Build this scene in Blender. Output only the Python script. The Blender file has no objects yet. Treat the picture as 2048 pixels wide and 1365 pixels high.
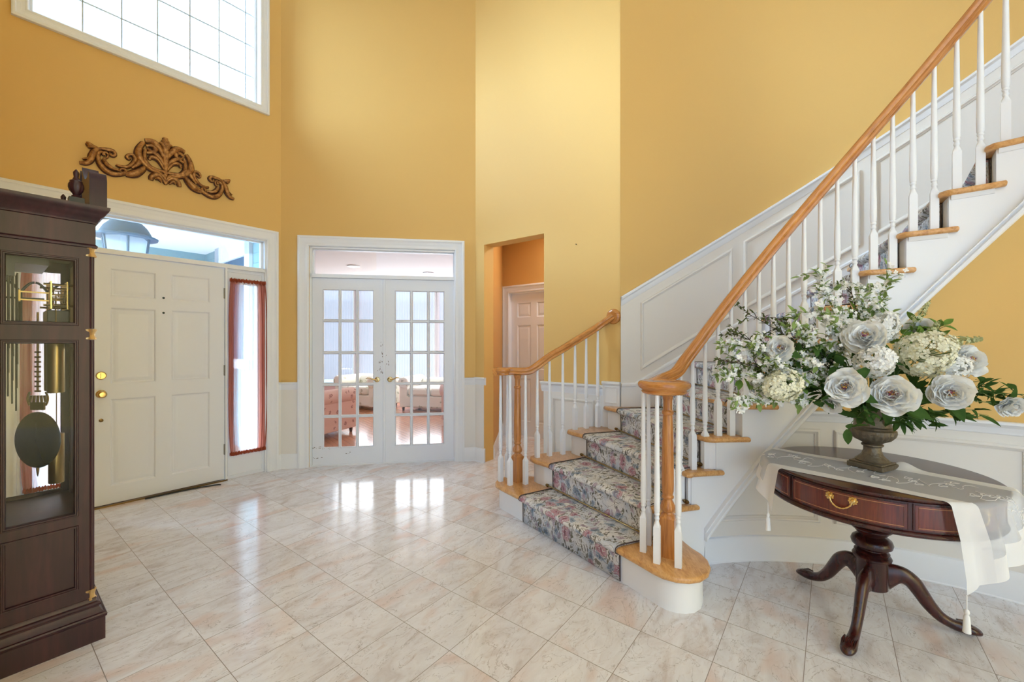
import bpy, bmesh, math, random
from math import sin, cos, pi, radians, degrees, sqrt, atan2, hypot
from mathutils import Vector, Matrix

random.seed(7)
SC = bpy.context.scene
COL = SC.collection

# ------------------------------------------------------------------ camera
CAM_H, FOC, HOR = 1.32, 837.0, 687.0
cd = bpy.data.cameras.new('camera')
cd.sensor_width = 36.0
cd.lens = 36.0 * FOC / 2048.0
cd.shift_y = (HOR - 682.5) / 2048.0
cd.clip_start = 0.05
cam = bpy.data.objects.new('camera', cd)
COL.objects.link(cam)
cam.location = (0, 0, CAM_H)
cam.rotation_euler = (pi / 2, 0, 0)
SC.camera = cam

# ------------------------------------------------------------------ light
SC.view_settings.view_transform = 'Standard'
SC.view_settings.look = 'None'
SC.view_settings.gamma = 1.0
SC.view_settings.exposure = 0.66
wd = bpy.data.worlds.new('world')
SC.world = wd
wd.use_nodes = True
wd.node_tree.nodes['Background'].inputs[0].default_value = (0.58, 0.77, 1.0, 1)
wd.node_tree.nodes['Background'].inputs[1].default_value = 1.3


def area(name, loc, target, sx, sy, power, color=(1, 1, 1), spread=180):
    l = bpy.data.lights.new(name, 'AREA')
    l.shape = 'RECTANGLE'
    l.size, l.size_y, l.energy, l.color = sx, sy, power, color
    l.spread = radians(spread)
    o = bpy.data.objects.new(name, l)
    o.location = loc
    o.rotation_euler = (Vector(target) - Vector(loc)).to_track_quat('-Z', 'Y').to_euler()
    COL.objects.link(o)
    return o


# soft bright sky falling in through the tall window over the front door
sl = bpy.data.lights.new('soft_sun', 'SUN')
sl.energy, sl.angle, sl.color = 36.0, radians(50), (0.56, 0.77, 1.0)
so = bpy.data.objects.new('soft_sun', sl)
so.rotation_euler = Vector((3.3, 0.95, -1.25)).to_track_quat('-Z', 'Y').to_euler()
COL.objects.link(so)
# daylight through the living room windows beyond the glazed doors
area('living_room_daylight', (-1.6, 9.3, 1.6), (-1.5, 6.0, 0.6), 4.5, 1.8, 85, (0.86, 0.92, 1.0))
# ceiling lamp of the back hall
area('hall_ceiling_lamp', (0.75, 5.0, 2.86), (0.7, 5.0, 0), 0.3, 0.3, 9, (1.0, 0.95, 0.9))


# ------------------------------------------------------------------ mesh builder
class MB:
    def __init__(self):
        self.v, self.f, self.uv = [], [], {}

    def pts(self, ps):
        i = len(self.v)
        self.v += [tuple(p) for p in ps]
        return i

    def face(self, *idx):
        self.f.append(tuple(idx))

    def grid(self, rows, closed_u=False, closed_v=False):
        n, m = len(rows), len(rows[0])
        b = self.pts([p for r in rows for p in r])
        for i in range(n if closed_v else n - 1):
            for j in range(m if closed_u else m - 1):
                a = b + i * m + j
                c = b + i * m + (j + 1) % m
                d = b + ((i + 1) % n) * m + (j + 1) % m
                e = b + ((i + 1) % n) * m + j
                self.f.append((a, c, d, e))
        return b

    def box(self, a0, a1, b0, b1, c0, c1, F=None, sub=1):
        F = F or (lambda x, y, z: (x, y, z))
        rows = []
        for i in range(sub + 1):
            a = a0 + (a1 - a0) * i / sub
            rows.append([F(a, b0, c0), F(a, b1, c0), F(a, b1, c1), F(a, b0, c1)])
        b = self.grid(rows, closed_u=True)
        self.f.append((b, b + 1, b + 2, b + 3))
        e = b + sub * 4
        self.f.append((e, e + 1, e + 2, e + 3))

    def prism(self, poly, z0, z1):
        n = len(poly)
        b = self.pts([(x, y, z0) for x, y in poly] + [(x, y, z1) for x, y in poly])
        for i in range(n):
            j = (i + 1) % n
            self.f.append((b + i, b + j, b + n + j, b + n + i))
        self.f.append(tuple(b + i for i in range(n)))
        self.f.append(tuple(b + n + i for i in range(n)))

    def lathe(self, prof, c=(0, 0, 0), seg=16, M=None, cap=True):
        rows = []
        for r, z in prof:
            row = []
            for k in range(seg):
                t = 2 * pi * k / seg
                p = Vector((r * cos(t), r * sin(t), z))
                if M:
                    p = M @ p
                row.append((p[0] + c[0], p[1] + c[1], p[2] + c[2]))
            rows.append(row)
        b = self.grid(rows, closed_u=True)
        if cap:
            self.f.append(tuple(b + k for k in range(seg)))
            e = b + (len(prof) - 1) * seg
            self.f.append(tuple(e + k for k in range(seg)))

    def tube(self, P, R, seg=8, flat=None, cap=True):
        """round tube along P; R number or list; flat=(vector, factor) squashes along a vector"""
        P = [Vector(p) for p in P]
        n = len(P)
        if not isinstance(R, (list, tuple)):
            R = [R] * n
        T = []
        for i in range(n):
            t = P[min(i + 1, n - 1)] - P[max(i - 1, 0)]
            T.append(t.normalized() if t.length > 1e-9 else Vector((0, 0, 1)))
        up = Vector((0, 0, 1)) if abs(T[0].z) < 0.9 else Vector((1, 0, 0))
        if flat:
            up = Vector(flat[0])
        rows = []
        u = (up - T[0] * up.dot(T[0])).normalized()
        for i in range(n):
            if flat:
                u = Vector(flat[0])
            u = u - T[i] * u.dot(T[i])
            if u.length < 1e-6:
                u = Vector((1, 0, 0)) - T[i] * T[i].x
            u.normalize()
            w = T[i].cross(u)
            fu = flat[1] if flat else 1.0
            rows.append([P[i] + u * (R[i] * fu * cos(2 * pi * k / seg)) + w * (R[i] * sin(2 * pi * k / seg)) for k in range(seg)])
        b = self.grid(rows, closed_u=True)
        if cap:
            self.f.append(tuple(b + k for k in range(seg)))
            e = b + (n - 1) * seg
            self.f.append(tuple(e + k for k in range(seg)))

    def sweep(self, prof, P, closed=False, cap=True):
        """prof = [(lateral, up)] swept along P, lateral stays horizontal"""
        P = [Vector(p) for p in P]
        n = len(P)
        rows = []
        for i in range(n):
            t = (P[(i + 1) % n] - P[i - 1]) if closed else P[min(i + 1, n - 1)] - P[max(i - 1, 0)]
            t.normalize()
            lat = Vector((t.y, -t.x, 0)).normalized()
            up = lat.cross(t).normalized()
            if up.z < 0:
                up = -up
            rows.append([P[i] + lat * a + up * b for a, b in prof])
        b = self.grid(rows, closed_u=True, closed_v=closed)
        m = len(prof)
        acc = 0
        for i in range(n):
            if i: acc += (P[i] - P[i - 1]).length
            for j in range(m): self.uv[b + i * m + j] = (prof[j][0] + prof[j][1] * 0.7, acc)
        if cap and not closed:
            self.f.append(tuple(b + k for k in range(m)))
            e = b + (n - 1) * m
            self.f.append(tuple(e + k for k in range(m)))

    def ext(self, prof, s0, s1, F, sub=1):
        """closed profile [(n, z)] extruded along s in frame F(s, n, z)"""
        rows = []
        for i in range(sub + 1):
            s = s0 + (s1 - s0) * i / sub
            rows.append([F(s, a, b) for a, b in prof])
        b = self.grid(rows, closed_u=True)
        m = len(prof)
        self.f.append(tuple(b + k for k in range(m)))
        e = b + sub * m
        self.f.append(tuple(e + k for k in range(m)))

    def mold(self, poly, prof, F, sub=1, fill=False, closed=True):
        """moulding that follows poly [(s, z)] with prof [(inset, n)]"""
        rows = []
        for o, n in prof:
            q = inset(poly, o, closed)
            row = []
            m = len(q)
            for i in range(m if closed else m - 1):
                a, b = q[i], q[(i + 1) % m]
                for k in range(sub):
                    t = k / sub
                    row.append(F(a[0] + (b[0] - a[0]) * t, n, a[1] + (b[1] - a[1]) * t))
            if not closed:
                row.append(F(q[-1][0], n, q[-1][1]))
            rows.append(row)
        b = self.grid(rows, closed_u=closed)
        if fill:
            m = len(rows[0])
            e = b + (len(rows) - 1) * m
            self.f.append(tuple(e + k for k in range(m)))

    def build(self, name, mat, parent=None, bevel=0.0, smooth=35, solid=0.0, subsurf=0, recalc=True):
        if parent is not None:
            loc = Vector(parent['_o']) if '_o' in parent else Vector((0, 0, 0))
        else:
            xs = [p[0] for p in self.v]; ys = [p[1] for p in self.v]; zs = [p[2] for p in self.v]
            loc = Vector(((min(xs) + max(xs)) / 2, (min(ys) + max(ys)) / 2, min(zs)))
        me = bpy.data.meshes.new(name)
        me.from_pydata([tuple(Vector(p) - loc) for p in self.v], [], self.f)
        if recalc:
            bm = bmesh.new(); bm.from_mesh(me)
            bmesh.ops.recalc_face_normals(bm, faces=bm.faces)
            bm.to_mesh(me); bm.free()
        if self.uv:
            ul = me.uv_layers.new(name='UVMap')
            for lp in me.loops:
                ul.data[lp.index].uv = self.uv.get(lp.vertex_index, (0, 0))
        if smooth:
            me.polygons.foreach_set('use_smooth', [True] * len(me.polygons))
            me.set_sharp_from_angle(angle=radians(smooth))
        me.materials.append(mat)
        o = bpy.data.objects.new(name, me)
        COL.objects.link(o)
        o['_o'] = tuple(loc)
        if parent is not None:
            o.parent = parent
        else:
            o.location = loc
        if solid:
            md = o.modifiers.new('solid', 'SOLIDIFY'); md.thickness = solid; md.offset = -1
        if bevel:
            md = o.modifiers.new('bevel', 'BEVEL'); md.width = bevel; md.segments = 2
            md.limit_method = 'ANGLE'; md.angle_limit = radians(40)
        if subsurf:
            md = o.modifiers.new('sub', 'SUBSURF'); md.levels = subsurf; md.render_levels = subsurf
        return o


def inset(poly, o, closed=True):
    if o == 0:
        return list(poly)
    n = len(poly)
    area2 = sum(poly[i][0] * poly[(i + 1) % n][1] - poly[(i + 1) % n][0] * poly[i][1] for i in range(n))
    sg = 1 if area2 > 0 else -1
    out = []
    for i in range(n):
        p = Vector(poly[i])
        if not closed and i == 0:
            e = (Vector(poly[1]) - p).normalized(); nn = Vector((-e.y, e.x)) * sg
            out.append(tuple(p + nn * o)); continue
        if not closed and i == n - 1:
            e = (p - Vector(poly[i - 1])).normalized(); nn = Vector((-e.y, e.x)) * sg
            out.append(tuple(p + nn * o)); continue
        a, b = Vector(poly[i - 1]), Vector(poly[(i + 1) % n])
        e1, e2 = (p - a).normalized(), (b - p).normalized()
        n1, n2 = Vector((-e1.y, e1.x)) * sg, Vector((-e2.y, e2.x)) * sg
        bis = n1 + n2
        d = bis.dot(n1)
        out.append(tuple(p + bis * (o / max(d, 0.25))))
    return out


def thing(name, label, cat, loc=(0, 0, 0), group=None, kind=None):
    o = bpy.data.objects.new(name, None)
    COL.objects.link(o)
    o.empty_display_size = 0.1
    o.location = loc
    o['_o'] = tuple(loc)
    if label: o['label'] = label
    if cat: o['category'] = cat
    if group: o['group'] = group
    if kind: o['kind'] = kind
    return o


def tag(o, label=None, cat=None, group=None, kind=None):
    for k, v in (('label', label), ('category', cat), ('group', group), ('kind', kind)):
        if v: o[k] = v
    return o


def struct(o, label, cat):
    return tag(o, label, cat, None, 'structure')


def at(x, y, Y):
    """the point that lies Y metres ahead of the camera at photograph position x, y"""
    return Vector(((x - 1024) / FOC * Y, Y, CAM_H - (y - HOR) / FOC * Y))


# frames: (s along wall, n out of the wall towards the room, z)
def line_frame(A, ang, side):
    d = Vector((cos(radians(ang)), sin(radians(ang))))
    nn = Vector((-d.y, d.x)) * side
    return lambda s, n, z: (A[0] + d.x * s + nn.x * n, A[1] + d.y * s + nn.y * n, z)


def arc_frame(c, R, th0):
    """s runs clockwise from angle th0, n towards the centre"""
    def F(s, n, z):
        t = radians(th0) - s / R
        return (c[0] + (R - n) * cos(t), c[1] + (R - n) * sin(t), z)
    return F


# ------------------------------------------------------------------ materials
def srgb(r, g, b):
    f = lambda c: (c / 255 / 12.92) if c / 255 <= 0.04045 else ((c / 255 + 0.055) / 1.055) ** 2.4
    return (f(r), f(g), f(b), 1)


class NT:
    def __init__(self, name):
        self.m = bpy.data.materials.new(name)
        self.m.use_nodes = True
        self.t = self.m.node_tree
        self.t.nodes.clear()
        self.out = self.n('ShaderNodeOutputMaterial')

    def n(self, kind, **kw):
        nd = self.t.nodes.new(kind)
        for k, v in kw.items():
            if k.startswith('i_'):
                key = k[2:].replace('_', ' ')
                nd.inputs[int(key) if key.isdigit() else key].default_value = v
            else:
                setattr(nd, k, v)
        return nd

    def l(self, a, ao, b, bi):
        self.t.links.new(a.outputs[ao], b.inputs[bi])

    def math(self, op, a, b=None, c=None):
        nd = self.n('ShaderNodeMath', operation=op)
        for i, x in enumerate((a, b, c)):
            if x is None: continue
            if isinstance(x, (int, float)): nd.inputs[i].default_value = x
            else: self.t.links.new(x, nd.inputs[i])
        return nd.outputs[0]

    def mix(self, f, a, b, bt='MIX'):
        nd = self.n('ShaderNodeMix', data_type='RGBA', blend_type=bt)
        for i, x in ((0, f), (6, a), (7, b)):
            if isinstance(x, (int, float)): nd.inputs[i].default_value = x
            elif isinstance(x, tuple): nd.inputs[i].default_value = x
            else: self.t.links.new(x, nd.inputs[i])
        return nd.outputs[2]

    def ramp(self, f, stops):
        nd = self.n('ShaderNodeValToRGB')
        cr = nd.color_ramp
        while len(cr.elements) > 1: cr.elements.remove(cr.elements[-1])
        cr.elements[0].position, cr.elements[0].color = stops[0]
        for p, c in stops[1:]:
            e = cr.elements.new(p); e.color = c
        self.t.links.new(f, nd.inputs[0])
        return nd.outputs[0]

    def noise(self, vec, scale, detail=3, rough=0.5, dist=0.0):
        nd = self.n('ShaderNodeTexNoise')
        nd.inputs['Scale'].default_value = scale
        nd.inputs['Detail'].default_value = detail
        nd.inputs['Roughness'].default_value = rough
        nd.inputs['Distortion'].default_value = dist
        if vec is not None: self.t.links.new(vec, nd.inputs['Vector'])
        return nd.outputs[0], nd.outputs[1]

    def coord(self, which='Object', scale=(1, 1, 1), rot=(0, 0, 0)):
        if which == 'World':
            tc = self.n('ShaderNodeNewGeometry').outputs['Position']
        else:
            tc = self.n('ShaderNodeTexCoord').outputs[which]
        mp = self.n('ShaderNodeMapping')
        mp.inputs['Scale'].default_value = scale
        mp.inputs['Rotation'].default_value = rot
        self.t.links.new(tc, mp.inputs['Vector'])
        return mp.outputs[0]

    def bsdf(self, col, rough=0.5, metal=0.0, spec=0.5, bump=None, bstr=0.2, coat=0.0, sheen=0.0, trans=0.0):
        b = self.n('ShaderNodeBsdfPrincipled')
        for k, v in (('Base Color', col), ('Roughness', rough), ('Metallic', metal), ('Specular IOR Level', spec), ('Coat Weight', coat), ('Sheen Weight', sheen)):
            if isinstance(v, (int, float, tuple)): b.inputs[k].default_value = v
            else: self.t.links.new(v, b.inputs[k])
        if coat: b.inputs['Coat Roughness'].default_value = 0.1
        if bump is not None:
            bp = self.n('ShaderNodeBump')
            bp.inputs['Strength'].default_value = bstr
            bp.inputs['Distance'].default_value = 0.01
            self.t.links.new(bump, bp.inputs['Height'])
            self.t.links.new(bp.outputs[0], b.inputs['Normal'])
        self.b = b
        return b

    def done(self, b=None):
        b = b or self.b
        self.t.links.new(b.outputs[0], self.out.inputs[0])
        return self.m


def simple(name, col, rough=0.5, metal=0.0, spec=0.5, var=0.0, vs=8, bump=0.0, bs=60, coat=0.0, sheen=0.0):
    t = NT(name)
    c = col
    bp = None
    if var or bump:
        co = t.coord('Object')
    if var:
        f, _ = t.noise(co, vs, 4, 0.6)
        c = t.mix(t.math('MULTIPLY', f, var), col, tuple(x * 0.45 for x in col[:3]) + (1,))
    if bump:
        bp, _ = t.noise(co, bs, 3)
    t.bsdf(c, rough, metal, spec, bp, bump, coat, sheen)
    return t.done()


def wood(name, c1, c2, c3, rough=0.3, scale=(2, 2, 14), coat=0.3, which='Object', bands=6.0):
    """streaky timber: noise drawn out along the axis with the smallest scale"""
    t = NT(name)
    co = t.coord(which, scale)
    n1, _ = t.noise(co, 1.0, 6, 0.65, 0.3)
    n2, _ = t.noise(co, 4.0, 3, 0.6, 0.1)
    f = t.math('ADD', t.math('MULTIPLY', n1, 0.65), t.math('MULTIPLY', n2, 0.35))
    col = t.ramp(f, [(0.36, c3), (0.5, c2), (0.64, c1)])
    t.bsdf(col, rough, coat=coat, bump=f, bstr=0.03)
    return t.done()


M = {}
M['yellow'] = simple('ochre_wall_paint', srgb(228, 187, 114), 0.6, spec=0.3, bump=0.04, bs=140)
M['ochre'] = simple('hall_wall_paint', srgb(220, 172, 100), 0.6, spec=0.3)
M['white'] = simple('white_trim_paint', srgb(240, 241, 244), 0.35, spec=0.4)
M['cream'] = simple('cream_wainscot_paint', srgb(236, 231, 224), 0.4, spec=0.4)
M['ceil'] = simple('ceiling_paint', srgb(245, 244, 240), 0.8)
M['door'] = simple('door_paint', srgb(236, 238, 244), 0.32, spec=0.45, bump=0.02, bs=90)
M['oak'] = wood('golden_oak', srgb(228, 180, 122), srgb(216, 162, 100), srgb(190, 132, 74), 0.28, (38, 9, 30), 0.3)
M['oakrail'] = wood('oak_handrail_wood', srgb(214, 152, 88), srgb(202, 134, 68), srgb(172, 104, 46), 0.25, (90, 5, 1), 0.4, 'UV')
M['oakturn'] = wood('oak_turned_wood', srgb(212, 150, 86), srgb(200, 132, 66), srgb(174, 106, 48), 0.25, (8, 8, 60), 0.4)
M['oakpost'] = wood('oak_post_wood', srgb(212, 150, 86), srgb(196, 128, 66), srgb(162, 98, 46), 0.28, (60, 60, 3), 0.3)
M['mahog'] = wood('mahogany', srgb(76, 32, 28), srgb(58, 22, 20), srgb(42, 15, 14), 0.25, (12, 12, 3), 0.15)
M['mahog2'] = wood('reddish_mahogany', srgb(118, 48, 34), srgb(98, 36, 27), srgb(78, 28, 22), 0.2, (60, 60, 4), 0.5)
M['clockwood'] = wood('cherry_case_wood', srgb(68, 30, 37), srgb(53, 21, 29), srgb(40, 14, 21), 0.42, (16, 16, 1.5), 0.05)
M['gold'] = simple('gold_leaf', srgb(236, 200, 136), 0.35, 0.8, var=0.5, vs=90)
M['brass'] = simple('brass', srgb(214, 186, 128), 0.22, 1.0)
M['brassmid'] = simple('muted_brass', srgb(158, 134, 88), 0.32, 1.0)
M['brassdk'] = simple('aged_brass', srgb(120, 96, 60), 0.35, 1.0)
M['steel'] = simple('dull_steel', srgb(150, 148, 145), 0.4, 1.0)
M['black'] = simple('black_paint', srgb(22, 22, 26), 0.4)
M['dkmetal'] = simple('dark_metal_disc', srgb(46, 56, 58), 0.25, 0.6)


def glass(name, tint=(1, 1, 1, 1), refl=0.08, rough=0.0):
    t = NT(name)
    tr = t.n('ShaderNodeBsdfTransparent'); tr.inputs[0].default_value = tint
    gl = t.n('ShaderNodeBsdfGlossy'); gl.inputs['Roughness'].default_value = rough
    fr = t.n('ShaderNodeFresnel'); fr.inputs[0].default_value = 1.45
    mx = t.n('ShaderNodeMixShader')
    t.t.links.new(t.math('ADD', t.math('MULTIPLY', fr.outputs[0], 0.55), refl - 0.03), mx.inputs[0])
    t.l(tr, 0, mx, 1); t.l(gl, 0, mx, 2)
    t.l(mx, 0, t.out, 0)
    return t.m


def cloth(name, col, alpha, transl=0.5, weave=0):
    """thin woven cloth: part open, part lit through"""
    t = NT(name)
    d = t.n('ShaderNodeBsdfDiffuse'); d.inputs[0].default_value = col
    tl = t.n('ShaderNodeBsdfTranslucent'); tl.inputs[0].default_value = col
    m1 = t.n('ShaderNodeMixShader'); m1.inputs[0].default_value = transl
    t.l(d, 0, m1, 1); t.l(tl, 0, m1, 2)
    tr = t.n('ShaderNodeBsdfTransparent')
    m2 = t.n('ShaderNodeMixShader')
    m2.inputs[0].default_value = alpha
    t.l(tr, 0, m2, 1); t.l(m1, 0, m2, 2)
    t.l(m2, 0, t.out, 0)
    return t.m


M['glass'] = glass('clear_window_glass', (0.97, 0.98, 0.98, 1), 0.05)
M['clockglass'] = glass('case_glass', (0.96, 0.97, 0.97, 1), 0.02)
M['transom'] = glass('dusty_blue_glass', (0.86, 0.93, 0.97, 1), 0.08)
M['rust'] = cloth('rust_sheer_cloth', srgb(205, 118, 92), 0.78, 0.62)
t = NT('rust_sheer_cloth')
uvc = t.n('ShaderNodeTexCoord'); su = t.n('ShaderNodeSeparateXYZ'); t.l(uvc, 'UV', su, 0)
edge_ = t.math('MULTIPLY', t.math('ABSOLUTE', t.math('SUBTRACT', su.outputs[0], 0.5)), 2.0)
nz, _ = t.noise(t.coord('UV', (26, 0.35, 1)), 1.0, 2)
dens = t.ramp(t.math('ADD', edge_, t.math('MULTIPLY', t.math('SUBTRACT', nz, 0.5), 0.5)), [(0.22, (0.45, 0.45, 0.45, 1)), (0.5, (0.74, 0.74, 0.74, 1)), (0.8, (0.93, 0.93, 0.93, 1))])
cc_ = t.mix(t.ramp(edge_, [(0.40, (0, 0, 0, 1)), (0.62, (1, 1, 1, 1))]), srgb(240, 226, 222), srgb(184, 108, 88))
df = t.n('ShaderNodeBsdfDiffuse'); tl_ = t.n('ShaderNodeBsdfTranslucent')
t.t.links.new(cc_, df.inputs[0]); t.t.links.new(cc_, tl_.inputs[0])
m1_ = t.n('ShaderNodeMixShader'); m1_.inputs[0].default_value = 0.5; t.l(df, 0, m1_, 1); t.l(tl_, 0, m1_, 2)
tr_ = t.n('ShaderNodeBsdfTransparent'); m2_ = t.n('ShaderNodeMixShader')
t.t.links.new(dens, m2_.inputs[0]); t.l(tr_, 0, m2_, 1); t.l(m1_, 0, m2_, 2); t.l(m2_, 0, t.out, 0)
M['rust'] = t.m
M['organza'] = cloth('white_organza', srgb(238, 244, 255), 0.47, 0.15)
M['organza_hem'] = cloth('dense_white_hem', srgb(248, 249, 252), 0.86, 0.15)
M['shade'] = cloth('white_window_shade', srgb(246, 245, 248), 1.0, 0.6)
M['thread'] = simple('white_thread', srgb(240, 240, 240), 0.8)

# marble tile floor, 12 inch tiles laid on the diagonal
t = NT('marble_tile_floor')
geo = t.n('ShaderNodeNewGeometry')
mp = t.n('ShaderNodeMapping', vector_type='TEXTURE')
mp.inputs['Location'].default_value = (-0.563, 2.409, 0)
mp.inputs['Rotation'].default_value = (0, 0, radians(52.6))
mp.inputs['Scale'].default_value = (0.3085, 0.3035, 1)
t.l(geo, 'Position', mp, 'Vector')
sp = t.n('ShaderNodeSeparateXYZ'); t.l(mp, 0, sp, 0)
fx = t.math('FRACT', sp.outputs[0]); fy = t.math('FRACT', sp.outputs[1])
ex = t.math('ABSOLUTE', t.math('SUBTRACT', fx, 0.5)); ey = t.math('ABSOLUTE', t.math('SUBTRACT', fy, 0.5))
edge = t.math('MAXIMUM', ex, ey)
grout = t.math('GREATER_THAN', edge, 0.4955)
fl = t.n('ShaderNodeVectorMath', operation='FLOOR'); t.l(mp, 0, fl, 0)
wn = t.n('ShaderNodeTexWhiteNoise', noise_dimensions='2D'); t.l(fl, 0, wn, 0)
off = t.n('ShaderNodeVectorMath', operation='SCALE'); off.inputs['Scale'].default_value = 17.0
t.l(wn, 'Color', off, 0)
ad = t.n('ShaderNodeVectorMath', operation='ADD'); t.l(mp, 0, ad, 0); t.l(off, 0, ad, 1)
st = t.n('ShaderNodeMapping'); st.inputs['Scale'].default_value = (0.8, 1.7, 1); st.inputs['Rotation'].default_value = (0, 0, 0.5)
t.l(ad, 0, st, 0)
n1, _ = t.noise(st.outputs[0], 1.4, 8, 0.62, 1.2)
n2, _ = t.noise(st.outputs[0], 5.0, 8, 0.7, 1.6)
n3, _ = t.noise(st.outputs[0], 0.9, 2, 0.5, 0.4)
n4, _ = t.noise(st.outputs[0], 1.1, 6, 0.55, 2.6)
base = t.ramp(n1, [(0.3, srgb(208, 200, 200)), (0.46, srgb(229, 227, 231)), (0.62, srgb(238, 238, 243)), (0.8, srgb(222, 213, 212))])
base = t.mix(t.math('MULTIPLY', t.ramp(n2, [(0.55, (0, 0, 0, 1)), (0.72, (1, 1, 1, 1))]), 0.5), base, srgb(190, 166, 154))
base = t.mix(t.math('MULTIPLY', t.ramp(n3, [(0.56, (0, 0, 0, 1)), (0.7, (1, 1, 1, 1))]), 0.55), base, srgb(222, 190, 178))
vein = t.math('LESS_THAN', t.math('ABSOLUTE', t.math('SUBTRACT', n4, 0.5)), 0.0045)
base = t.mix(t.math('MULTIPLY', vein, 0.45), base, srgb(132, 118, 110))
tone = t.math('ADD', 0.93, t.math('MULTIPLY', wn.outputs[0], 0.09))
cm = t.n('ShaderNodeCombineColor')
for i in range(3): t.t.links.new(tone, cm.inputs[i])
base = t.mix(1.0, base, cm.outputs[0], 'MULTIPLY')
base = t.mix(grout, base, srgb(140, 130, 124))
t.bsdf(base, t.math('ADD', 0.13, t.math('MULTIPLY', grout, 0.4)), spec=0.5, bump=t.math('SUBTRACT', 1.0, grout), bstr=0.08)
M['tile'] = t.done()

# strip wood floor of the far room
t = NT('plank_floor')
co = t.coord('World', (1, 1, 1), (0, 0, 0.9))
br = t.n('ShaderNodeTexBrick'); t.t.links.new(co, br.inputs['Vector'])
for k, v in (('Scale', 1.0), ('Mortar Size', 0.002), ('Brick Width', 1.1), ('Row Height', 0.07)): br.inputs[k].default_value = v
br.inputs['Color1'].default_value = srgb(198, 138, 104); br.inputs['Color2'].default_value = srgb(184, 122, 88); br.inputs['Mortar'].default_value = srgb(110, 60, 36)
t.bsdf(br.outputs[0], 0.22, coat=0.3)
M['plank'] = t.done()

# floral tapestry carpet; UV in metres
t = NT('floral_tapestry_carpet')
uv = t.coord('UV')
_, wc = t.noise(uv, 7.0, 3, 0.55)
dv = t.n('ShaderNodeVectorMath', operation='SCALE'); dv.inputs['Scale'].default_value = 0.14
t.t.links.new(wc, dv.inputs[0])
wv = t.n('ShaderNodeVectorMath', operation='ADD'); t.t.links.new(uv, wv.inputs[0]); t.l(dv, 0, wv, 1)
nb, _ = t.noise(uv, 11, 3, 0.5)
base = t.ramp(nb, [(0.35, srgb(206, 212, 222)), (0.5, srgb(230, 229, 230)), (0.68, srgb(242, 238, 232))])
# scrolling stems: thin contour lines of a warped field
nl, _ = t.noise(wv.outputs[0], 9, 1, 0.4, 1.4)
stem = t.math('LESS_THAN', t.math('ABSOLUTE', t.math('SUBTRACT', nl, 0.5)), 0.016)
nl2, _ = t.noise(wv.outputs[0], 15, 1, 0.4, 1.0)
stem2 = t.math('LESS_THAN', t.math('ABSOLUTE', t.math('SUBTRACT', nl2, 0.46)), 0.010)
# leaves: stretched warped cells
lm = t.n('ShaderNodeMapping'); lm.inputs['Scale'].default_value = (58, 24, 1); lm.inputs['Rotation'].default_value = (0, 0, 0.7)
t.l(wv, 0, lm, 0)
vo = t.n('ShaderNodeTexVoronoi', voronoi_dimensions='2D'); vo.inputs['Scale'].default_value = 1.0; t.l(lm, 0, vo, 'Vector')
sel, _ = t.noise(uv, 8, 2)
vs = t.n('ShaderNodeSeparateColor'); t.l(vo, 'Color', vs, 0)
leaf = t.math('MULTIPLY', t.math('LESS_THAN', vo.outputs['Distance'], 0.35), t.math('MULTIPLY', t.math('GREATER_THAN', vs.outputs[0], 0.45), t.math('GREATER_THAN', sel, 0.47)))
base = t.mix(t.math('MULTIPLY', t.math('MAXIMUM', stem, stem2), 0.8), base, srgb(112, 104, 84))
leafc = t.mix(vs.outputs[1], srgb(70, 74, 72), srgb(122, 114, 90))
base = t.mix(t.math('MULTIPLY', leaf, 0.9), base, leafc)


def blooms(base, scale, thr, radius, cols, seed):
    m = t.n('ShaderNodeMapping'); m.inputs['Location'].default_value = (seed, seed * 1.7, 0)
    t.l(wv, 0, m, 0)
    v = t.n('ShaderNodeTexVoronoi', voronoi_dimensions='2D'); v.inputs['Scale'].default_value = scale
    t.l(m, 0, v, 'Vector')
    c = t.n('ShaderNodeSeparateColor'); t.l(v, 'Color', c, 0)
    ring = t.ramp(v.outputs['Distance'], cols)
    mask = t.math('MULTIPLY', t.math('LESS_THAN', v.outputs['Distance'], radius), t.math('GREATER_THAN', c.outputs[0], thr))
    pet = t.n('ShaderNodeTexVoronoi', voronoi_dimensions='2D', feature='DISTANCE_TO_EDGE'); pet.inputs['Scale'].default_value = scale * 5
    t.l(m, 0, pet, 'Vector')
    mask = t.math('MULTIPLY', mask, t.math('GREATER_THAN', pet.outputs['Distance'], 0.05))
    return t.mix(t.math('MULTIPLY', mask, 0.85), base, ring)


base = blooms(base, 9, 0.62, 0.36, [(0.0, srgb(126, 60, 84)), (0.14, srgb(178, 104, 128)), (0.26, srgb(206, 160, 170)), (0.4, srgb(150, 90, 110))], 3.1)
base = blooms(base, 12, 0.70, 0.34, [(0.0, srgb(70, 90, 120)), (0.16, srgb(110, 134, 162)), (0.3, srgb(170, 184, 200))], 8.3)
base = blooms(base, 17, 0.76, 0.32, [(0.0, srgb(150, 112, 134)), (0.3, srgb(196, 182, 200))], 5.7)
tw = t.n('ShaderNodeTexWhiteNoise', noise_dimensions='2D')
sn = t.n('ShaderNodeVectorMath', operation='SNAP'); sn.inputs[1].default_value = (0.004, 0.004, 0.004)
t.t.links.new(uv, sn.inputs[0]); t.l(sn, 0, tw, 0)
base = t.mix(t.math('MULTIPLY', tw.outputs[0], 0.22), base, srgb(130, 126, 124))
t.bsdf(base, 0.95, spec=0.1, bump=tw.outputs[0], bstr=0.25)
M['carpet'] = t.done()


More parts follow.
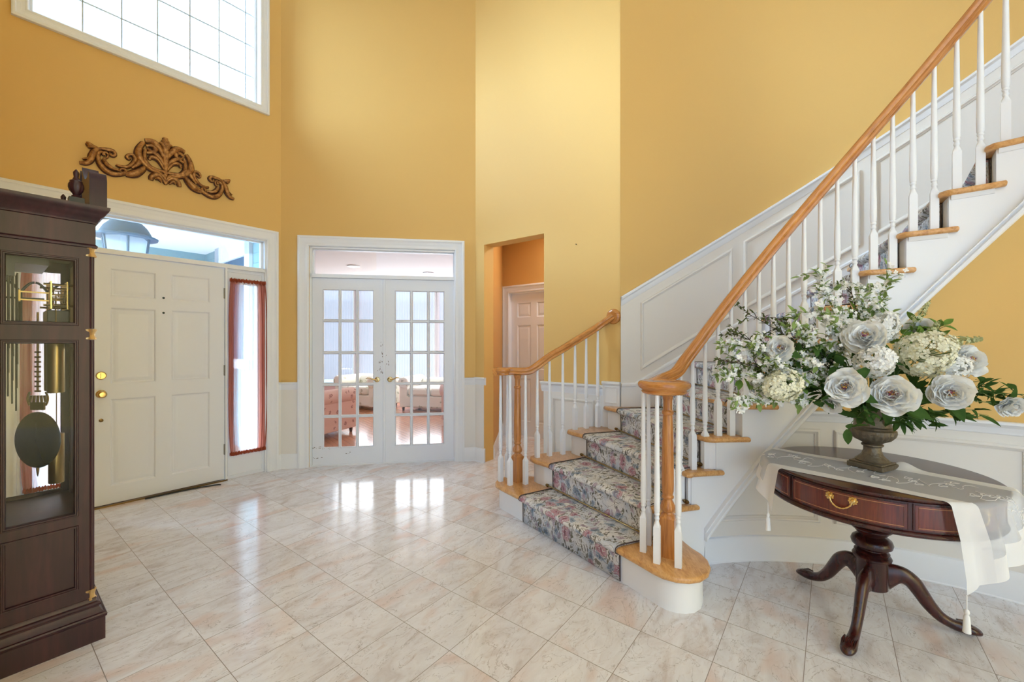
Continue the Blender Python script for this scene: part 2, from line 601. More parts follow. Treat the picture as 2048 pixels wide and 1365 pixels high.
def floral(name, ground, spots, scale=9):
    global t
    t = NT(name)
    co = t.coord('Object')
    v = t.n('ShaderNodeTexVoronoi'); v.inputs['Scale'].default_value = scale
    _, w = t.noise(co, 6, 2)
    a = t.n('ShaderNodeVectorMath', operation='MULTIPLY_ADD')
    t.t.links.new(w, a.inputs[0]); a.inputs[1].default_value = (0.12, 0.12, 0.12); t.t.links.new(co, a.inputs[2])
    t.l(a, 0, v, 'Vector')
    c = t.n('ShaderNodeSeparateColor'); t.l(v, 'Color', c, 0)
    mask = t.math('MULTIPLY', t.math('LESS_THAN', v.outputs['Distance'], 0.34), t.math('GREATER_THAN', c.outputs[0], 0.5))
    n, _ = t.noise(co, 60, 2)
    mask = t.math('MULTIPLY', mask, t.math('GREATER_THAN', n, 0.45))
    t.bsdf(t.mix(t.math('MULTIPLY', mask, 0.7), ground, spots), 0.9, sheen=0.2)
    return t.done()


M['peach'] = floral('peach_floral_fabric', srgb(236, 192, 172), srgb(150, 90, 84), 13)
M['creamfab'] = floral('cream_floral_fabric', srgb(242, 238, 222), srgb(150, 150, 110))
M['pink'] = simple('pink_wall_paint', srgb(240, 208, 206), 0.7)
M['siding'] = simple('grey_green_siding', srgb(126, 156, 164), 0.7)
M['bluegrey'] = simple('blue_grey_metal', srgb(58, 94, 120), 0.5, var=0.5, vs=14)
M['frost'] = cloth('seeded_lantern_glass', srgb(235, 240, 245), 0.55, 0.6)
M['stone'] = simple('aged_bronze_stone', srgb(140, 128, 108), 0.45, 0.45, var=1.3, vs=30, bump=0.5, bs=70)
# lamp lens
t = NT('recessed_lamp_lens')
e = t.n('ShaderNodeEmission'); e.inputs[0].default_value = (1, 0.97, 0.9, 1); e.inputs[1].default_value = 6
t.l(e, 0, t.out, 0)
M['lamp'] = t.m
# antique gold of the wall carving, crevice shade and highlights put into the colour
t = NT('shaded_gold_carving')
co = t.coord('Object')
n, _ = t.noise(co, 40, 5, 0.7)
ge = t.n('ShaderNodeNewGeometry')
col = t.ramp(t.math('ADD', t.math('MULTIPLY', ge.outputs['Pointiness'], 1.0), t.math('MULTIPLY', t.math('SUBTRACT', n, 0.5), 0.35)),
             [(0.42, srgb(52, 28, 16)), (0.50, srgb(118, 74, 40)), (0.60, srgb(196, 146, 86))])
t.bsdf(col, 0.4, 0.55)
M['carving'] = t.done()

# ------------------------------------------------------------------ the room
A_ = (-2.435, 4.411); B_ = (-0.41, 4.709); C_ = (0.948, 3.66)
D_ = (A_[0] - 0.6225 * 1.97, A_[1] - 0.7826 * 1.97)
FW1 = line_frame(A_, 231.5, 1)
if (Vector(FW1(0, 1, 0)).xy - Vector(A_)).dot(Vector(A_)) > 0: FW1 = line_frame(A_, 231.5, -1)
FW2 = line_frame(A_, 8.4, -1)
FW3 = line_frame(B_, -37.685, -1)
FW0 = line_frame(D_, -38.5, 1)
if (Vector(FW0(0, 1, 0)).xy - Vector(D_)).dot(Vector((1, 1))) < 0: FW0 = line_frame(D_, -38.5, -1)
SCX, SCY = 1.39, 1.075          # centre of the curved stair
RO = 2.615                      # outer wall
TH0 = 99.8
FW4 = arc_frame((SCX, SCY), RO, TH0)
LCX, LCY, LR = 1.523, 1.006, 1.55
LT0 = 104.2
FL = arc_frame((LCX, LCY), LR, LT0)
ZC = 5.6


def wall_cells(mb, s0, s1, z0, z1, holes, n0, n1, F):
    S = sorted({s0, s1, *[h[0] for h in holes], *[h[1] for h in holes]})
    Z = sorted({z0, z1, *[h[2] for h in holes], *[h[3] for h in holes]})
    for i in range(len(S) - 1):
        j = 0
        while j < len(Z) - 1:
            cs, cz = (S[i] + S[i + 1]) / 2, (Z[j] + Z[j + 1]) / 2
            if any(h[0] < cs < h[1] and h[2] < cz < h[3] for h in holes):
                j += 1; continue
            k = j
            while k + 1 < len(Z) - 1 and not any(h[0] < cs < h[1] and h[2] < (Z[k + 1] + Z[k + 2]) / 2 < h[3] for h in holes):
                k += 1
            mb.box(S[i], S[i + 1], n0, n1, Z[j], Z[k + 1], F)
            j = k + 1


# floor
m = MB(); m.prism([(-5.2, -3.6), (4.6, -3.6), (4.6, 4.2), (1.4, 6.9), (-0.3, 6.9), (-0.36, 4.9), (-2.6, 4.6), (-5.2, 4.6)], -0.06, 0)
struct(m.build('floor', M['tile'], smooth=0), 'cream and pink marble tile floor laid on the diagonal', 'floor')
m = MB(); m.prism([(-3.7, -3.6), (4.6, -3.6), (4.6, 4.2), (1.4, 5.2), (-0.4, 4.9), (-2.5, 4.55), (-3.75, 2.95)], ZC, ZC + 0.1)
struct(m.build('ceiling', M['ceil'], smooth=0), 'plain white ceiling high above the two storey hall', 'ceiling')

# wall with the front door
m = MB(); wall_cells(m, 0, 1.97, 0, ZC, [(0.14, 1.80, 0, 2.385), (0.185, 1.765, 3.73, 5.3)], -0.16, 0, FW1)
struct(m.build('wall_front', M['yellow'], smooth=0), 'ochre yellow wall around the white front door and high window', 'wall')
m = MB(); wall_cells(m, 0, 2.047, 0, ZC, [(0.285, 1.815, 0, 2.355)], -0.14, 0, FW2)
struct(m.build('wall_middle', M['yellow'], smooth=0), 'ochre yellow wall around the glazed double doors', 'wall')
m = MB(); wall_cells(m, 0, 1.716, 0, ZC, [(0.127, 0.919, 0, 2.41)], -0.16, 0, FW3)
struct(m.build('wall_hall', M['yellow'], smooth=0), 'pale lit yellow wall with the opening to the back hall', 'wall')
m = MB(); m.box(0, 2.55, -0.14, 0, 0, ZC, FW0)
struct(m.build('wall_left', M['yellow'], smooth=0), 'ochre wall behind the tall clock at the left', 'wall')
# curved outer stair wall
m = MB()
n = 60; smax = radians(TH0 + 25) * RO
m.grid([[FW4(smax * i / n, a, b) for a, b in ((0, 0), (0, ZC), (-0.15, ZC), (-0.15, 0))] for i in range(n + 1)], closed_u=True)
struct(m.build('wall_stair', M['yellow']), 'curved ochre wall rising behind the staircase', 'wall')
m = MB(); m.box(0, 3.2, -0.12, 0, 0, ZC, line_frame((3.80, -0.05), -87, -1))  # added out of view to hold back light from behind the camera
struct(m.build('wall_right_light_block', M['yellow'], smooth=0), 'unseen ochre wall added at the right to shade the hall', 'wall')
m = MB(); m.box(0, 4.9, -0.12, 0, 0, ZC, line_frame((-1.66, 1.30), -90, 1))  # added out of view to stop sun falling on the stairs and table
struct(m.build('wall_left_light_block', M['yellow'], smooth=0), 'unseen ochre wall added at the left to keep the sun out', 'wall')
# lower curved wall under the stair: painted upper part and white dado
m = MB()
S_l = radians(LT0 - 8) * LR


def l_to_s(th):            # angle about the stair centre -> s on the lower wall
    r0 = LR
    for _ in range(8):
        p = (SCX + r0 * cos(radians(th)), SCY + r0 * sin(radians(th)))
        a = atan2(p[1] - LCY, p[0] - LCX)
        q = (LCX + LR * cos(a), LCY + LR * sin(a))
        r0 = hypot(q[0] - SCX, q[1] - SCY)
        th2 = degrees(atan2(q[1] - SCY, q[0] - SCX))
    return (radians(LT0) - a) * LR


def stair_th(s):
    p = FL(s, 0, 0)
    return degrees(atan2(p[1] - SCY, p[0] - SCX))


def zbot(th):              # underside line of the curved stringer
    return 0.215 + (101.0 - th) * 0.0297 if th < 101.0 else 0.0


n = 70
rows = []
for i in range(n + 1):
    s = S_l * i / n
    zt = max(0.3, zbot(stair_th(s)) + 0.12)
    z1 = min(0.86, zt)
    rows.append([FL(s, 0, 0), FL(s, 0, z1), FL(s, -0.06, z1), FL(s, -0.06, 0)])
m.grid(rows, closed_u=True)
struct(m.build('wall_under_stair', M['cream']), 'curved cream dado wall under the staircase', 'wall')
m = MB(); rows = []
for i in range(n + 1):
    s = S_l * i / n
    zt = zbot(stair_th(s)) + 0.12
    if zt < 0.86: continue
    rows.append([FL(s, 0, 0.86), FL(s, 0, zt), FL(s, -0.06, zt), FL(s, -0.06, 0.86)])
m.grid(rows, closed_u=True)
struct(m.build('wall_under_stair_upper', M['yellow']), 'curved ochre wall between dado and rising staircase', 'wall')

# back hall behind the opening
m = MB()
J0 = Vector(FW3(0.127, -0.16, 0)); J1 = Vector((-0.14, 6.16, 0))
dd = (J1 - J0); ln = dd.length; an = degrees(atan2(dd.y, dd.x))
FH1 = line_frame(J0.xy, an, 1)
m.box(0, ln, 0, 0.12, 0, 2.9, FH1)
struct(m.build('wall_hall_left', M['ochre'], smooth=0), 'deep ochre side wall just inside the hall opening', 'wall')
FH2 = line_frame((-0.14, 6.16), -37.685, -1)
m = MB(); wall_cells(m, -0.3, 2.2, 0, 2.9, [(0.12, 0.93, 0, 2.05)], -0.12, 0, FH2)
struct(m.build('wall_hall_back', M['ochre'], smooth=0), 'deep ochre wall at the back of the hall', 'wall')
m = MB(); m.prism([(-0.6, 4.95), (0.95, 3.75), (2.4, 4.6), (1.6, 6.9), (-0.5, 6.6)], 2.9, 2.95)
struct(m.build('ceiling_hall', M['ceil'], smooth=0), 'flat ceiling over the back hall', 'ceiling')
m = MB(); m.box(0, 1.5, -0.1, 0, 0, 2.9, line_frame((1.0, 3.9), 52, -1))
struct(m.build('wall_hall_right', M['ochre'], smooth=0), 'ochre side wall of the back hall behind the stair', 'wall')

# ---------------------------------------------------------------- mouldings
CAS = [(0, 0), (0, 0.030), (0.010, 0.034), (0.022, 0.034), (0.030, 0.026), (0.050, 0.022), (0.058, 0.016), (0.080, 0.015), (0.086, 0.018), (0.094, 0.018), (0.104, 0.012), (0.108, 0.0), (0.108, -0.05)]
PANEL = [(0, 0), (0.002, 0.010), (0.008, 0.016), (0.016, 0.016), (0.022, 0.009), (0.030, 0.006), (0.032, 0)]


def casing(name, s0, s1, z1, F, label, mat='white'):
    m = MB()
    m.mold([(s1, 0), (s1, z1), (s0, z1), (s0, 0)], CAS, F, closed=False)
    return struct(m.build(name, M[mat]), label, 'trim')


casing('trim_1', 0.035, 1.905, 2.482, FW1, 'white moulded casing around the front door and sidelights')
casing('trim_2', 0.172, 1.922, 2.462, FW2, 'white moulded casing around the glazed double doors')
casing('trim_3', 0.02, 1.03, 2.15, FH2, 'white casing around the hall door')


def rail_prof(zt, d=0.034, h=0.085):
    return [(0, zt - h), (0.008, zt - h + 0.004), (0.010, zt - h + 0.02), (0.018, zt - h + 0.032), (0.018, zt - 0.034), (d * 0.75, zt - 0.022), (d, zt - 0.014), (d, zt - 0.003), (d - 0.004, zt), (0, zt)]


def base_prof(h=0.155, d=0.016):
    return [(0, 0), (d + 0.004, 0), (d + 0.004, 0.004), (d, 0.008), (d, h - 0.045), (d - 0.003, h - 0.035), (d - 0.003, h - 0.022), (d - 0.010, h - 0.006), (0, h)]


def wains(name_t, name_r, name_b, s0, s1, F, ztop, what, mat='cream', cap0=0, cap1=0):
    m = MB(); m.box(s0, s1, 0, 0.006, 0, ztop - 0.03, F)
    struct(m.build(name_t, M[mat], smooth=0), 'cream painted dado ' + what, 'wainscot')
    m = MB(); m.ext(rail_prof(ztop), s0 - cap0, s1 + cap1, F)
    struct(m.build(name_r, M['white']), 'white chair rail ' + what, 'chair rail')
    m = MB(); m.ext([(a + 0.006 if a else 0, b) for a, b in base_prof()], s0 - cap0 * 0.6, s1 + cap1 * 0.6, F)
    struct(m.build(name_b, M['white']), 'white baseboard ' + what, 'baseboard')


wains('trim_4', 'trim_5', 'baseboard_middle_left', 0.0, 0.172, FW2, 0.91, 'between front door and glazed doors')
wains('trim_6', 'trim_7', 'baseboard_middle_right', 1.922, 2.047, FW2, 0.935, 'right of the glazed doors')
wains('trim_8', 'trim_9', 'baseboard_hall_left', 0.0, 0.127, FW3, 0.94, 'on the narrow pier left of the hall opening', cap1=0.03)
wains('trim_10', 'trim_11', 'baseboard_front', 0.0, 0.035, FW1, 0.91, 'in the corner beside the front door casing')
# dado of the hall wall behind the short balustrade
m = MB(); m.box(0.919, 1.56, 0, 0.008, 0, 0.90, FW3)
m.mold([(1.02, 0.20), (1.47, 0.20), (1.47, 0.80), (1.02, 0.80)], [(a, b + 0.008) for a, b in PANEL], FW3)
struct(m.build('trim_12', M['cream']), 'cream panelled dado behind the short stair balustrade', 'wainscot')
m = MB(); m.ext(rail_prof(0.945, 0.042, 0.10), 0.895, 1.56, FW3)
struct(m.build('trim_13', M['white']), 'white chair rail behind the short stair balustrade', 'chair rail')
m = MB(); m.box(1.56, 1.722, 0, 0.03, 0.0, 0.955, FW3)
m.mold([(1.575, 0.79), (1.70, 0.79), (1.70, 0.94), (1.575, 0.94)], [(0, 0.03), (0.003, 0.036), (0.010, 0.036), (0.013, 0.03)], FW3)
m.ext([(0.0, 0.955), (0.04, 0.955), (0.045, 0.965), (0.040, 0.982), (0, 0.982)], 1.556, 1.725, FW3)
struct(m.build('trim_14', M['white'], smooth=30), 'white block where hall dado meets the stair wall', 'trim')
m = MB(); m.ext(base_prof(), 0.919, 1.56, FW3)
struct(m.build('baseboard_hall_right', M['white']), 'white baseboard right of the hall opening', 'baseboard')
m = MB(); m.ext(base_prof(), 0.0, ln, line_frame(J0.xy, an, -1))
struct(m.build('baseboard_hall_side', M['white']), 'white baseboard inside the hall opening', 'baseboard')


# curved stair dado: panel sheet, cap, skirt, mouldings
def th_s(th): return radians(TH0 - th) * RO
def zcap(th): return 1.735 + (99.35 - th) * 0.0272
def zskirt(th): return 0.975 if th > 97 else 0.975 + (97 - th) * 0.0272


m = MB(); rows = []
for i in range(71):
    th = TH0 - i * 1.15
    s = th_s(th)
    zb = 0.0
    rows.append([FW4(s, 0, zb), FW4(s, 0.010, zb), FW4(s, 0.010, zcap(th)), FW4(s, 0, zcap(th))])
m.grid(rows, closed_u=True)
for a, b in ((95.83, 78.45), (76.57, 58.65), (56.9, 38.5), (36.5, 25)):
    sa, sb = th_s(a), th_s(b)
    poly = [(sa, zskirt(a) + 0.075), (sb, zskirt(b) + 0.075), (sb, zcap(b) - 0.155), (sa, zcap(a) - 0.155)]
    m.mold(poly, [(x, y + 0.010) for x, y in PANEL], FW4, sub=14)
struct(m.build('trim_15', M['cream']), 'cream raked panelling along the curved stair wall', 'wainscot')
m = MB(); rows = []
for i in range(71):
    th = TH0 - i * 1.15; s = th_s(th); z = zcap(th)
    rows.append([FW4(s, 0, z - 0.085), FW4(s, 0.014, z - 0.08), FW4(s, 0.02, z - 0.055), FW4(s, 0.022, z - 0.035), FW4(s, 0.036, z - 0.02), FW4(s, 0.036, z - 0.004), FW4(s, 0.030, z), FW4(s, 0, z)])
m.grid(rows, closed_u=True)
struct(m.build('trim_16', M['white']), 'white raked cap rail on the curved stair wall', 'rail')
m = MB(); rows = []
for i in range(140):
    th = TH0 - i * 0.57; s = th_s(th); z = zskirt(th)
    rows.append([FW4(s, 0.01, 0.5), FW4(s, 0.022, 0.5), FW4(s, 0.022, z - 0.035), FW4(s, 0.030, z - 0.03), FW4(s, 0.030, z - 0.012), FW4(s, 0.022, z - 0.004), FW4(s, 0.01, z)])
m.grid(rows, closed_u=True)
struct(m.build('trim_17', M['white']), 'white raked skirting board along the curved stair wall', 'skirting')

# lower wall rail, baseboard and panel mouldings
def arc_ext(name, prof, sa, sb, F, mat, label, cat, n=50):
    m = MB(); m.ext(prof, sa, sb, F, sub=n)
    return struct(m.build(name, M[mat]), label, cat)


sr0 = l_to_s(77.0)
arc_ext('trim_18', rail_prof(0.915, 0.04, 0.07), sr0, S_l, FL, 'white', 'white chair rail on the curved wall under the stair', 'chair rail')
arc_ext('baseboard_under_stair', base_prof(0.15, 0.02), 0.0, S_l, FL, 'white', 'tall curved white baseboard under the staircase', 'baseboard', 60)
m = MB()
z_at = lambda s: zbot(stair_th(s)) - 0.09
sa = l_to_s(96.0); sb = l_to_s(79.0); sc_ = l_to_s(72.2)
m.mold([(sa, 0.24), (sc_, 0.24), (sc_, 0.81), (sb, 0.81), (sb, z_at(sb) + 0.02)][:4] if False else [(sa, 0.24), (sc_, 0.24), (sc_, 0.805), (sb, 0.805)], PANEL, FL, sub=10)
sd, se = l_to_s(69.5), l_to_s(40.0)
m.mold([(sd, 0.24), (se, 0.24), (se, 0.80), (sd, 0.80)], PANEL, FL, sub=14)
struct(m.build('trim_19', M['cream']), 'cream panel mouldings on the curved wall under the stair', 'moulding')

# ---------------------------------------------------------------- upper window
def window(name, F, s0, s1, z0, z1, nd, cols, rows_, label, lead=True, fr=0.045):
    w = thing(name, label, 'window', F((s0 + s1) / 2, 0, z0), kind='structure')
    m = MB()
    for x0, x1, y0, y1 in ((s0, s0 + fr, z0, z1), (s1 - fr, s1, z0, z1), (s0, s1, z0, z0 + fr), (s0, s1, z1 - fr, z1)):
        m.box(x0, x1, nd - 0.04, nd, y0, y1, F)
    for x0, x1, y0, y1 in ((s0 - .02, s0 + 0.01, z0, z1), (s1 - 0.01, s1 + .02, z0, z1), (s0, s1, z0 - .02, z0 + 0.01), (s0, s1, z1 - 0.01, z1 + .02)):
        m.box(x0, x1, nd - 0.05, 0.0, y0, y1, F)
    m.build('sash', M['white'], w, smooth=0)
    m = MB(); m.box(s0 + fr, s1 - fr, nd - 0.022, nd - 0.018, z0 + fr, z1 - fr, F)
    m.build('pane', M['glass'], w, smooth=0)
    if cols:
        m = MB()
        for i in cols: m.box(i - 0.0045, i + 0.0045, nd - 0.030, nd - 0.010, z0 + fr, z1 - fr, F)
        for j in rows_: m.box(s0 + fr, s1 - fr, nd - 0.030, nd - 0.010, j - 0.0045, j + 0.0045, F)
        m.build('glazing_bars', M['glazebar'], w, smooth=0)
    return w


M['glazebar'] = simple('pale_blue_glazing_bar', srgb(196, 208, 218), 0.4)
m = MB()
m.mold([(0.122, 3.663), (1.825, 3.663), (1.825, 5.38), (0.122, 5.38)], [(a * 0.8, b) for a, b in CAS], FW1)
struct(m.build('trim_20', M['white']), 'white moulded casing around the high window', 'trim')
window('window_1', FW1, 0.185, 1.765, 3.73, 5.3, -0.07, [0.307, 0.534, 0.764, 0.996, 1.23, 1.459], [4.035, 4.347, 4.66, 4.97], 'high white window with thin bars above the front door')

# ---------------------------------------------------------------- front door
def stile_slab(m, s0, s1, z0, z1, n0, n1, panels, F):
    """slab with through openings for recessed raised panels"""
    wall_cells(m, s0, s1, z0, z1, panels, n0, n1, F)
    for a, b, c, d in panels:
        m.mold([(a, c), (b, c), (b, d), (a, d)], [(0, n1), (0.006, n1 - 0.003), (0.012, n1 - 0.011), (0.022, n1 - 0.012), (0.050, n1 - 0.004), (0.053, n1 - 0.004)], F, fill=True)


d = thing('door_1', 'white six panel front door with brass locks', 'door', FW1(0.96, 0, 0), kind='structure')
m = MB()
pn = [(0.625, 0.915, 1.70, 1.93), (1.018, 1.308, 1.70, 1.93), (0.625, 0.915, 0.985, 1.612), (1.018, 1.308, 0.985, 1.612), (0.625, 0.915, 0.155, 0.865), (1.018, 1.308, 0.155, 0.865)]
stile_slab(m, 0.508, 1.422, 0.016, 2.040, -0.062, -0.018, pn, FW1)
m.build('door_panel', M['door'], d, smooth=20)


def rot_to(nv):
    return Vector((0, 0, 1)).rotation_difference(Vector(nv)).to_matrix()


n1v = Vector(FW1(0, 1, 0)) - Vector(FW1(0, 0, 0))
n2v = Vector(FW2(0, 1, 0)) - Vector(FW2(0, 0, 0))
n3v = Vector(FW3(0, 1, 0)) - Vector(FW3(0, 0, 0))
R1, R2, R3 = rot_to(n1v), rot_to(n2v), rot_to(n3v)
m = MB(); c = FW1(1.361, -0.018, 0.912)
m.lathe([(0.031, 0), (0.033, 0.004), (0.028, 0.010), (0.014, 0.014), (0.012, 0.034), (0.022, 0.042), (0.029, 0.054), (0.028, 0.064), (0.018, 0.072), (0.008, 0.0725)], c, 20, R1)
tag(m.build('knob', M['brass'], d), 'brass round door knob')
m = MB(); c = FW1(1.361, -0.018, 1.06)
m.lathe([(0.032, 0), (0.033, 0.006), (0.026, 0.014), (0.024, 0.014)], c, 20, R1)
m.box(1.361 - 0.004, 1.361 + 0.004, -0.006, 0.014, 1.04, 1.08, FW1)
tag(m.build('deadbolt', M['brass'], d), 'brass thumb turn lock')
m = MB(); m.lathe([(0.014, 0), (0.014, 0.004), (0.006, 0.006)], FW1(1.361, -0.018, 0.70), 12, R1); m.build('lock_button', M['brassdk'], d)
for z in (1.717, 1.586):
    m = MB(); m.lathe([(0.009, 0), (0.009, 0.004), (0.004, 0.005)], FW1(0.968, -0.018, z), 10, R1); m.build('peephole', M['dkmetal'], d)
for z in (1.80, 1.06, 0.30):
    m = MB(); m.box(0.497, 0.515, -0.02, -0.012, z - 0.05, z + 0.05, FW1)
    m.tube([FW1(0.503, -0.010, z - 0.052), FW1(0.503, -0.010, z + 0.052)], 0.006, 8)
    m.build('hinge', M['steel'], d)
m = MB(); m.box(0.49, 1.44, -0.10, 0.012, 0, 0.012, FW1); m.build('threshold', M['brassdk'], d, smooth=0)

# frame members of the door unit
m = MB()
for a, b, c, e in ((0.14, 0.155, 0, 2.385), (0.490, 0.505, 0, 2.045), (1.425, 1.44, 0, 2.045), (1.785, 1.80, 0, 2.385), (0.14, 1.80, 2.045, 2.078), (0.14, 1.80, 2.365, 2.385)):
    m.box(a, b, -0.13, 0.0, c, e, FW1)
struct(m.build('trim_21', M['white'], smooth=0), 'white frame posts and bar between front door and transom', 'door frame')
w = thing('window_2', 'blue tinted transom window above the front door', 'window', FW1(0.97, 0, 2.08), kind='structure')
m = MB()
for a, b, c, e in ((0.155, 0.175, 2.078, 2.365), (1.765, 1.785, 2.078, 2.365), (0.155, 1.785, 2.078, 2.092), (0.155, 1.785, 2.35, 2.365)): m.box(a, b, -0.09, -0.05, c, e, FW1)
m.build('sash', M['white'], w, smooth=0)
m = MB(); m.box(0.175, 1.765, -0.072, -0.068, 2.092, 2.35, FW1); m.build('pane', M['transom'], w, smooth=0)

for k, (a, b) in enumerate(((0.155, 0.490), (1.44, 1.785))):
    w = thing('window_%d' % (3 + k), ('white sidelight panel right of the front door' if k == 0 else 'white sidelight panel left of the front door behind the clock'), 'window', FW1((a + b) / 2, 0, 0), kind='structure')
    m = MB(); hole = (a + 0.06, b - 0.06, 0.24, 1.90)
    wall_cells(m, a, b, 0.0, 2.045, [hole], -0.07, -0.03, FW1)
    m.mold([(a + .012, 0.03), (b - .012, 0.03), (b - .012, 2.02), (a + .012, 2.02)], [(0, -0.03), (0.002, -0.025), (0.007, -0.025), (0.009, -0.03)], FW1)
    m.build('panel_frame', M['door'], w, smooth=20)
    m = MB(); m.box(hole[0], hole[1], -0.052, -0.048, hole[2], hole[3], FW1); m.build('pane', M['glass'], w, smooth=0)


def curtain(name, s0, s1, z0, z1, F, label, seed):
    c = thing(name, label, 'curtain', F((s0 + s1) / 2, 0, z0))
    rnd = random.Random(seed)
    ph = [rnd.uniform(0, 6.28) for _ in range(6)]
    m = MB(); rows = []
    nz, ns = 40, 120
    for j in range(nz + 1):
        t = j / nz
        z = z0 + (z1 - z0) * t
        bul = 0.024 * sin(pi * t) ** 0.7 + 0.004 * sin(9 * t)
        row = []
        for i in range(ns + 1):
            u = i / ns
            s = s0 - bul + (s1 - s0 + 2 * bul) * u
            amp = 0.007 + 0.005 * sin(pi * t)
            w = sin(u * 2 * pi * 9 + ph[0] + 0.5 * sin(3 * t + ph[1])) + 0.6 * sin(u * 2 * pi * 17 + ph[2] + 0.8 * sin(2 * t + ph[3])) + 0.7 * sin(u * 2 * pi * 4 + ph[4])
            row.append(F(s, 0.004 + amp * w * 0.6, z))
        rows.append(row)
    b_ = m.grid(rows)
    for j in range(nz + 1):
        for i in range(ns + 1): m.uv[b_ + j * (ns + 1) + i] = (i / ns, j / nz * 4)
    m.build('sheer_panel', M['rust'], c, smooth=80, recalc=False)
    for zz, nm in ((z1 - 0.012, 'rod_sleeve'), (z0 + 0.02, 'rod_sleeve')):
        m = MB(); rows = []
        for i in range(81):
            u = i / 80
            r = 0.011 + 0.004 * sin(u * 2 * pi * 22 + ph[5])
            rows.append([F(s0 - 0.006 + (s1 - s0 + 0.012) * u, 0.004 + r * cos(q), zz + 1.5 * r * sin(q) + 0.003 * sin(u * 60)) for q in [2 * pi * k / 10 for k in range(10)]])
        m.grid(rows, closed_u=True)
        m.build(nm, M['rust2'], c, smooth=80)


M['rust2'] = cloth('gathered_rust_cloth', srgb(176, 88, 62), 0.97, 0.3)
curtain('sheer_curtain', 0.158, 0.462, 0.225, 1.945, FW1, 'sheer rust curtain gathered on the right hand sidelight', 3)
curtain('sheer_curtain', 1.462, 1.766, 0.225, 1.945, FW1, 'sheer rust curtain seen through the case of the tall clock', 5)

# weather strip on the floor by the door
m = MB()
pp = [FW1(s, n, 0.006) for s, n in ((1.1, 0.03), (0.95, 0.035), (0.80, 0.045), (0.70, 0.06), (0.62, 0.085), (0.585, 0.10), (0.58, 0.115))]
m.tube(pp, 0.006, 6)
tag(m.build('weather_strip', M['black']), 'thin dark loose strip curling on the floor under the front door', 'strip')
tag(MB.build.__get__((lambda q: (q.lathe([(0.004, 0), (0.004, 0.012), (0.001, 0.012)], FW3(1.282, 0, 2.248), 8, R3), q)[1])(MB()))('nail', M['dkmetal']), 'small dark nail left in the pale wall', 'nail')

# ---------------------------------------------------------------- glazed doors
def french(name, s0, s1, g0, g1, hinge_side, label):
    d = thing(name, label, 'door', FW2((s0 + s1) / 2, 0, 0), kind='structure')
    m = MB()
    gz0, gz1 = 0.195, 1.897
    nc, nr, mu = 3, 5, 0.022
    cw = (g1 - g0 - mu * (nc - 1)) / nc; rh = (gz1 - gz0 - mu * (nr - 1)) / nr
    holes = [(g0 + i * (cw + mu), g0 + i * (cw + mu) + cw, gz0 + j * (rh + mu), gz0 + j * (rh + mu) + rh) for i in range(nc) for j in range(nr)]
    wall_cells(m, s0, s1, 0.014, 2.022, holes, -0.062, -0.024, FW2)
    for h in holes:
        m.mold([(h[0], h[2]), (h[1], h[2]), (h[1], h[3]), (h[0], h[3])], [(-0.006, -0.0235), (-0.002, -0.019), (0.0, -0.024), (0.006, -0.036)], FW2)
    m.build('door_frame', M['door'], d, smooth=20)
    m = MB(); m.box(g0, g1, -0.045, -0.041, gz0, gz1, FW2); m.build('pane', M['glass'], d, smooth=0)
    return d


dl = french('door_2', 0.306, 1.045, 0.415, 0.935, 0, 'left leaf of the white glazed double doors')
dr = french('door_3', 1.055, 1.806, 1.167, 1.696, 1, 'right leaf of the white glazed double doors')
m = MB(); m.box(1.038, 1.062, -0.024, -0.012, 0.014, 2.02, FW2); m.build('astragal', M['door'], dl, bevel=0.003, smooth=30)
for dd_, s, sg in ((dl, 0.975, -1), (dr, 1.110, 1)):
    m = MB(); m.lathe([(0.027, 0), (0.029, 0.003), (0.025, 0.010), (0.012, 0.012), (0.010, 0.04), (0.012, 0.044), (0.0105, 0.05)], FW2(s, -0.024, 0.922), 18, R2)
    P = [FW2(s + sg * a, 0.020, 0.922 + b) for a, b in ((0, 0), (0.03, 0.004), (0.055, 0.012), (0.075, 0.022), (0.095, 0.022), (0.112, 0.014))]
    m.tube(P, [0.008, 0.007, 0.006, 0.0055, 0.005, 0.004], 8)
    tag(m.build('lever_handle', M['brass'], dd_), 'curved brass lever handle')
# chips in the paint
rnd = random.Random(4)
m = MB()
for (s, z, ds, dz, k) in ((0.345, 0.20, 0.05, 0.01, 9), (0.36, 0.09, 0.05, 0.012, 6), (0.44, 0.185, 0.05, 0.008, 5), (0.70, 0.13, 0.05, 0.01, 5), (1.02, 1.15, 0.012, 0.18, 16), (0.99, 1.1, 0.02, 0.08, 6), (1.09, 1.12, 0.02, 0.10, 5)):
    for _ in range(k):
        a = s + rnd.uniform(-ds, ds); b = z + rnd.uniform(-dz, dz); w = rnd.uniform(0.002, 0.008) * (1 if dz < 0.05 else 0.4); h = rnd.uniform(0.001, 0.004) * (1 if dz < 0.05 else 3)
        m.box(a - w, a + w, -0.0242, -0.0236, b - h, b + h, FW2)
M['chip'] = simple('bare_chipped_paint', srgb(120, 104, 92), 0.8)
m.build('paint_chips', M['chip'], dl, smooth=0)
m = MB(); m.box(0.285, 1.815, -0.13, -0.02, 0, 0.013, FW2)
for a, b, c, e in ((0.283, 0.304, 0, 2.35), (1.808, 1.818, 0, 2.35), (0.283, 1.818, 2.024, 2.060), (0.283, 1.818, 2.335, 2.352)):
    m.box(a, b, -0.13, 0.0, c, e, FW2)
struct(m.build('trim_22', M['white'], smooth=0), 'white jamb and bar around the glazed double doors', 'door frame')
w = thing('window_5', 'clear transom window above the glazed double doors', 'window', FW2(1.05, 0, 2.06), kind='structure')
m = MB()
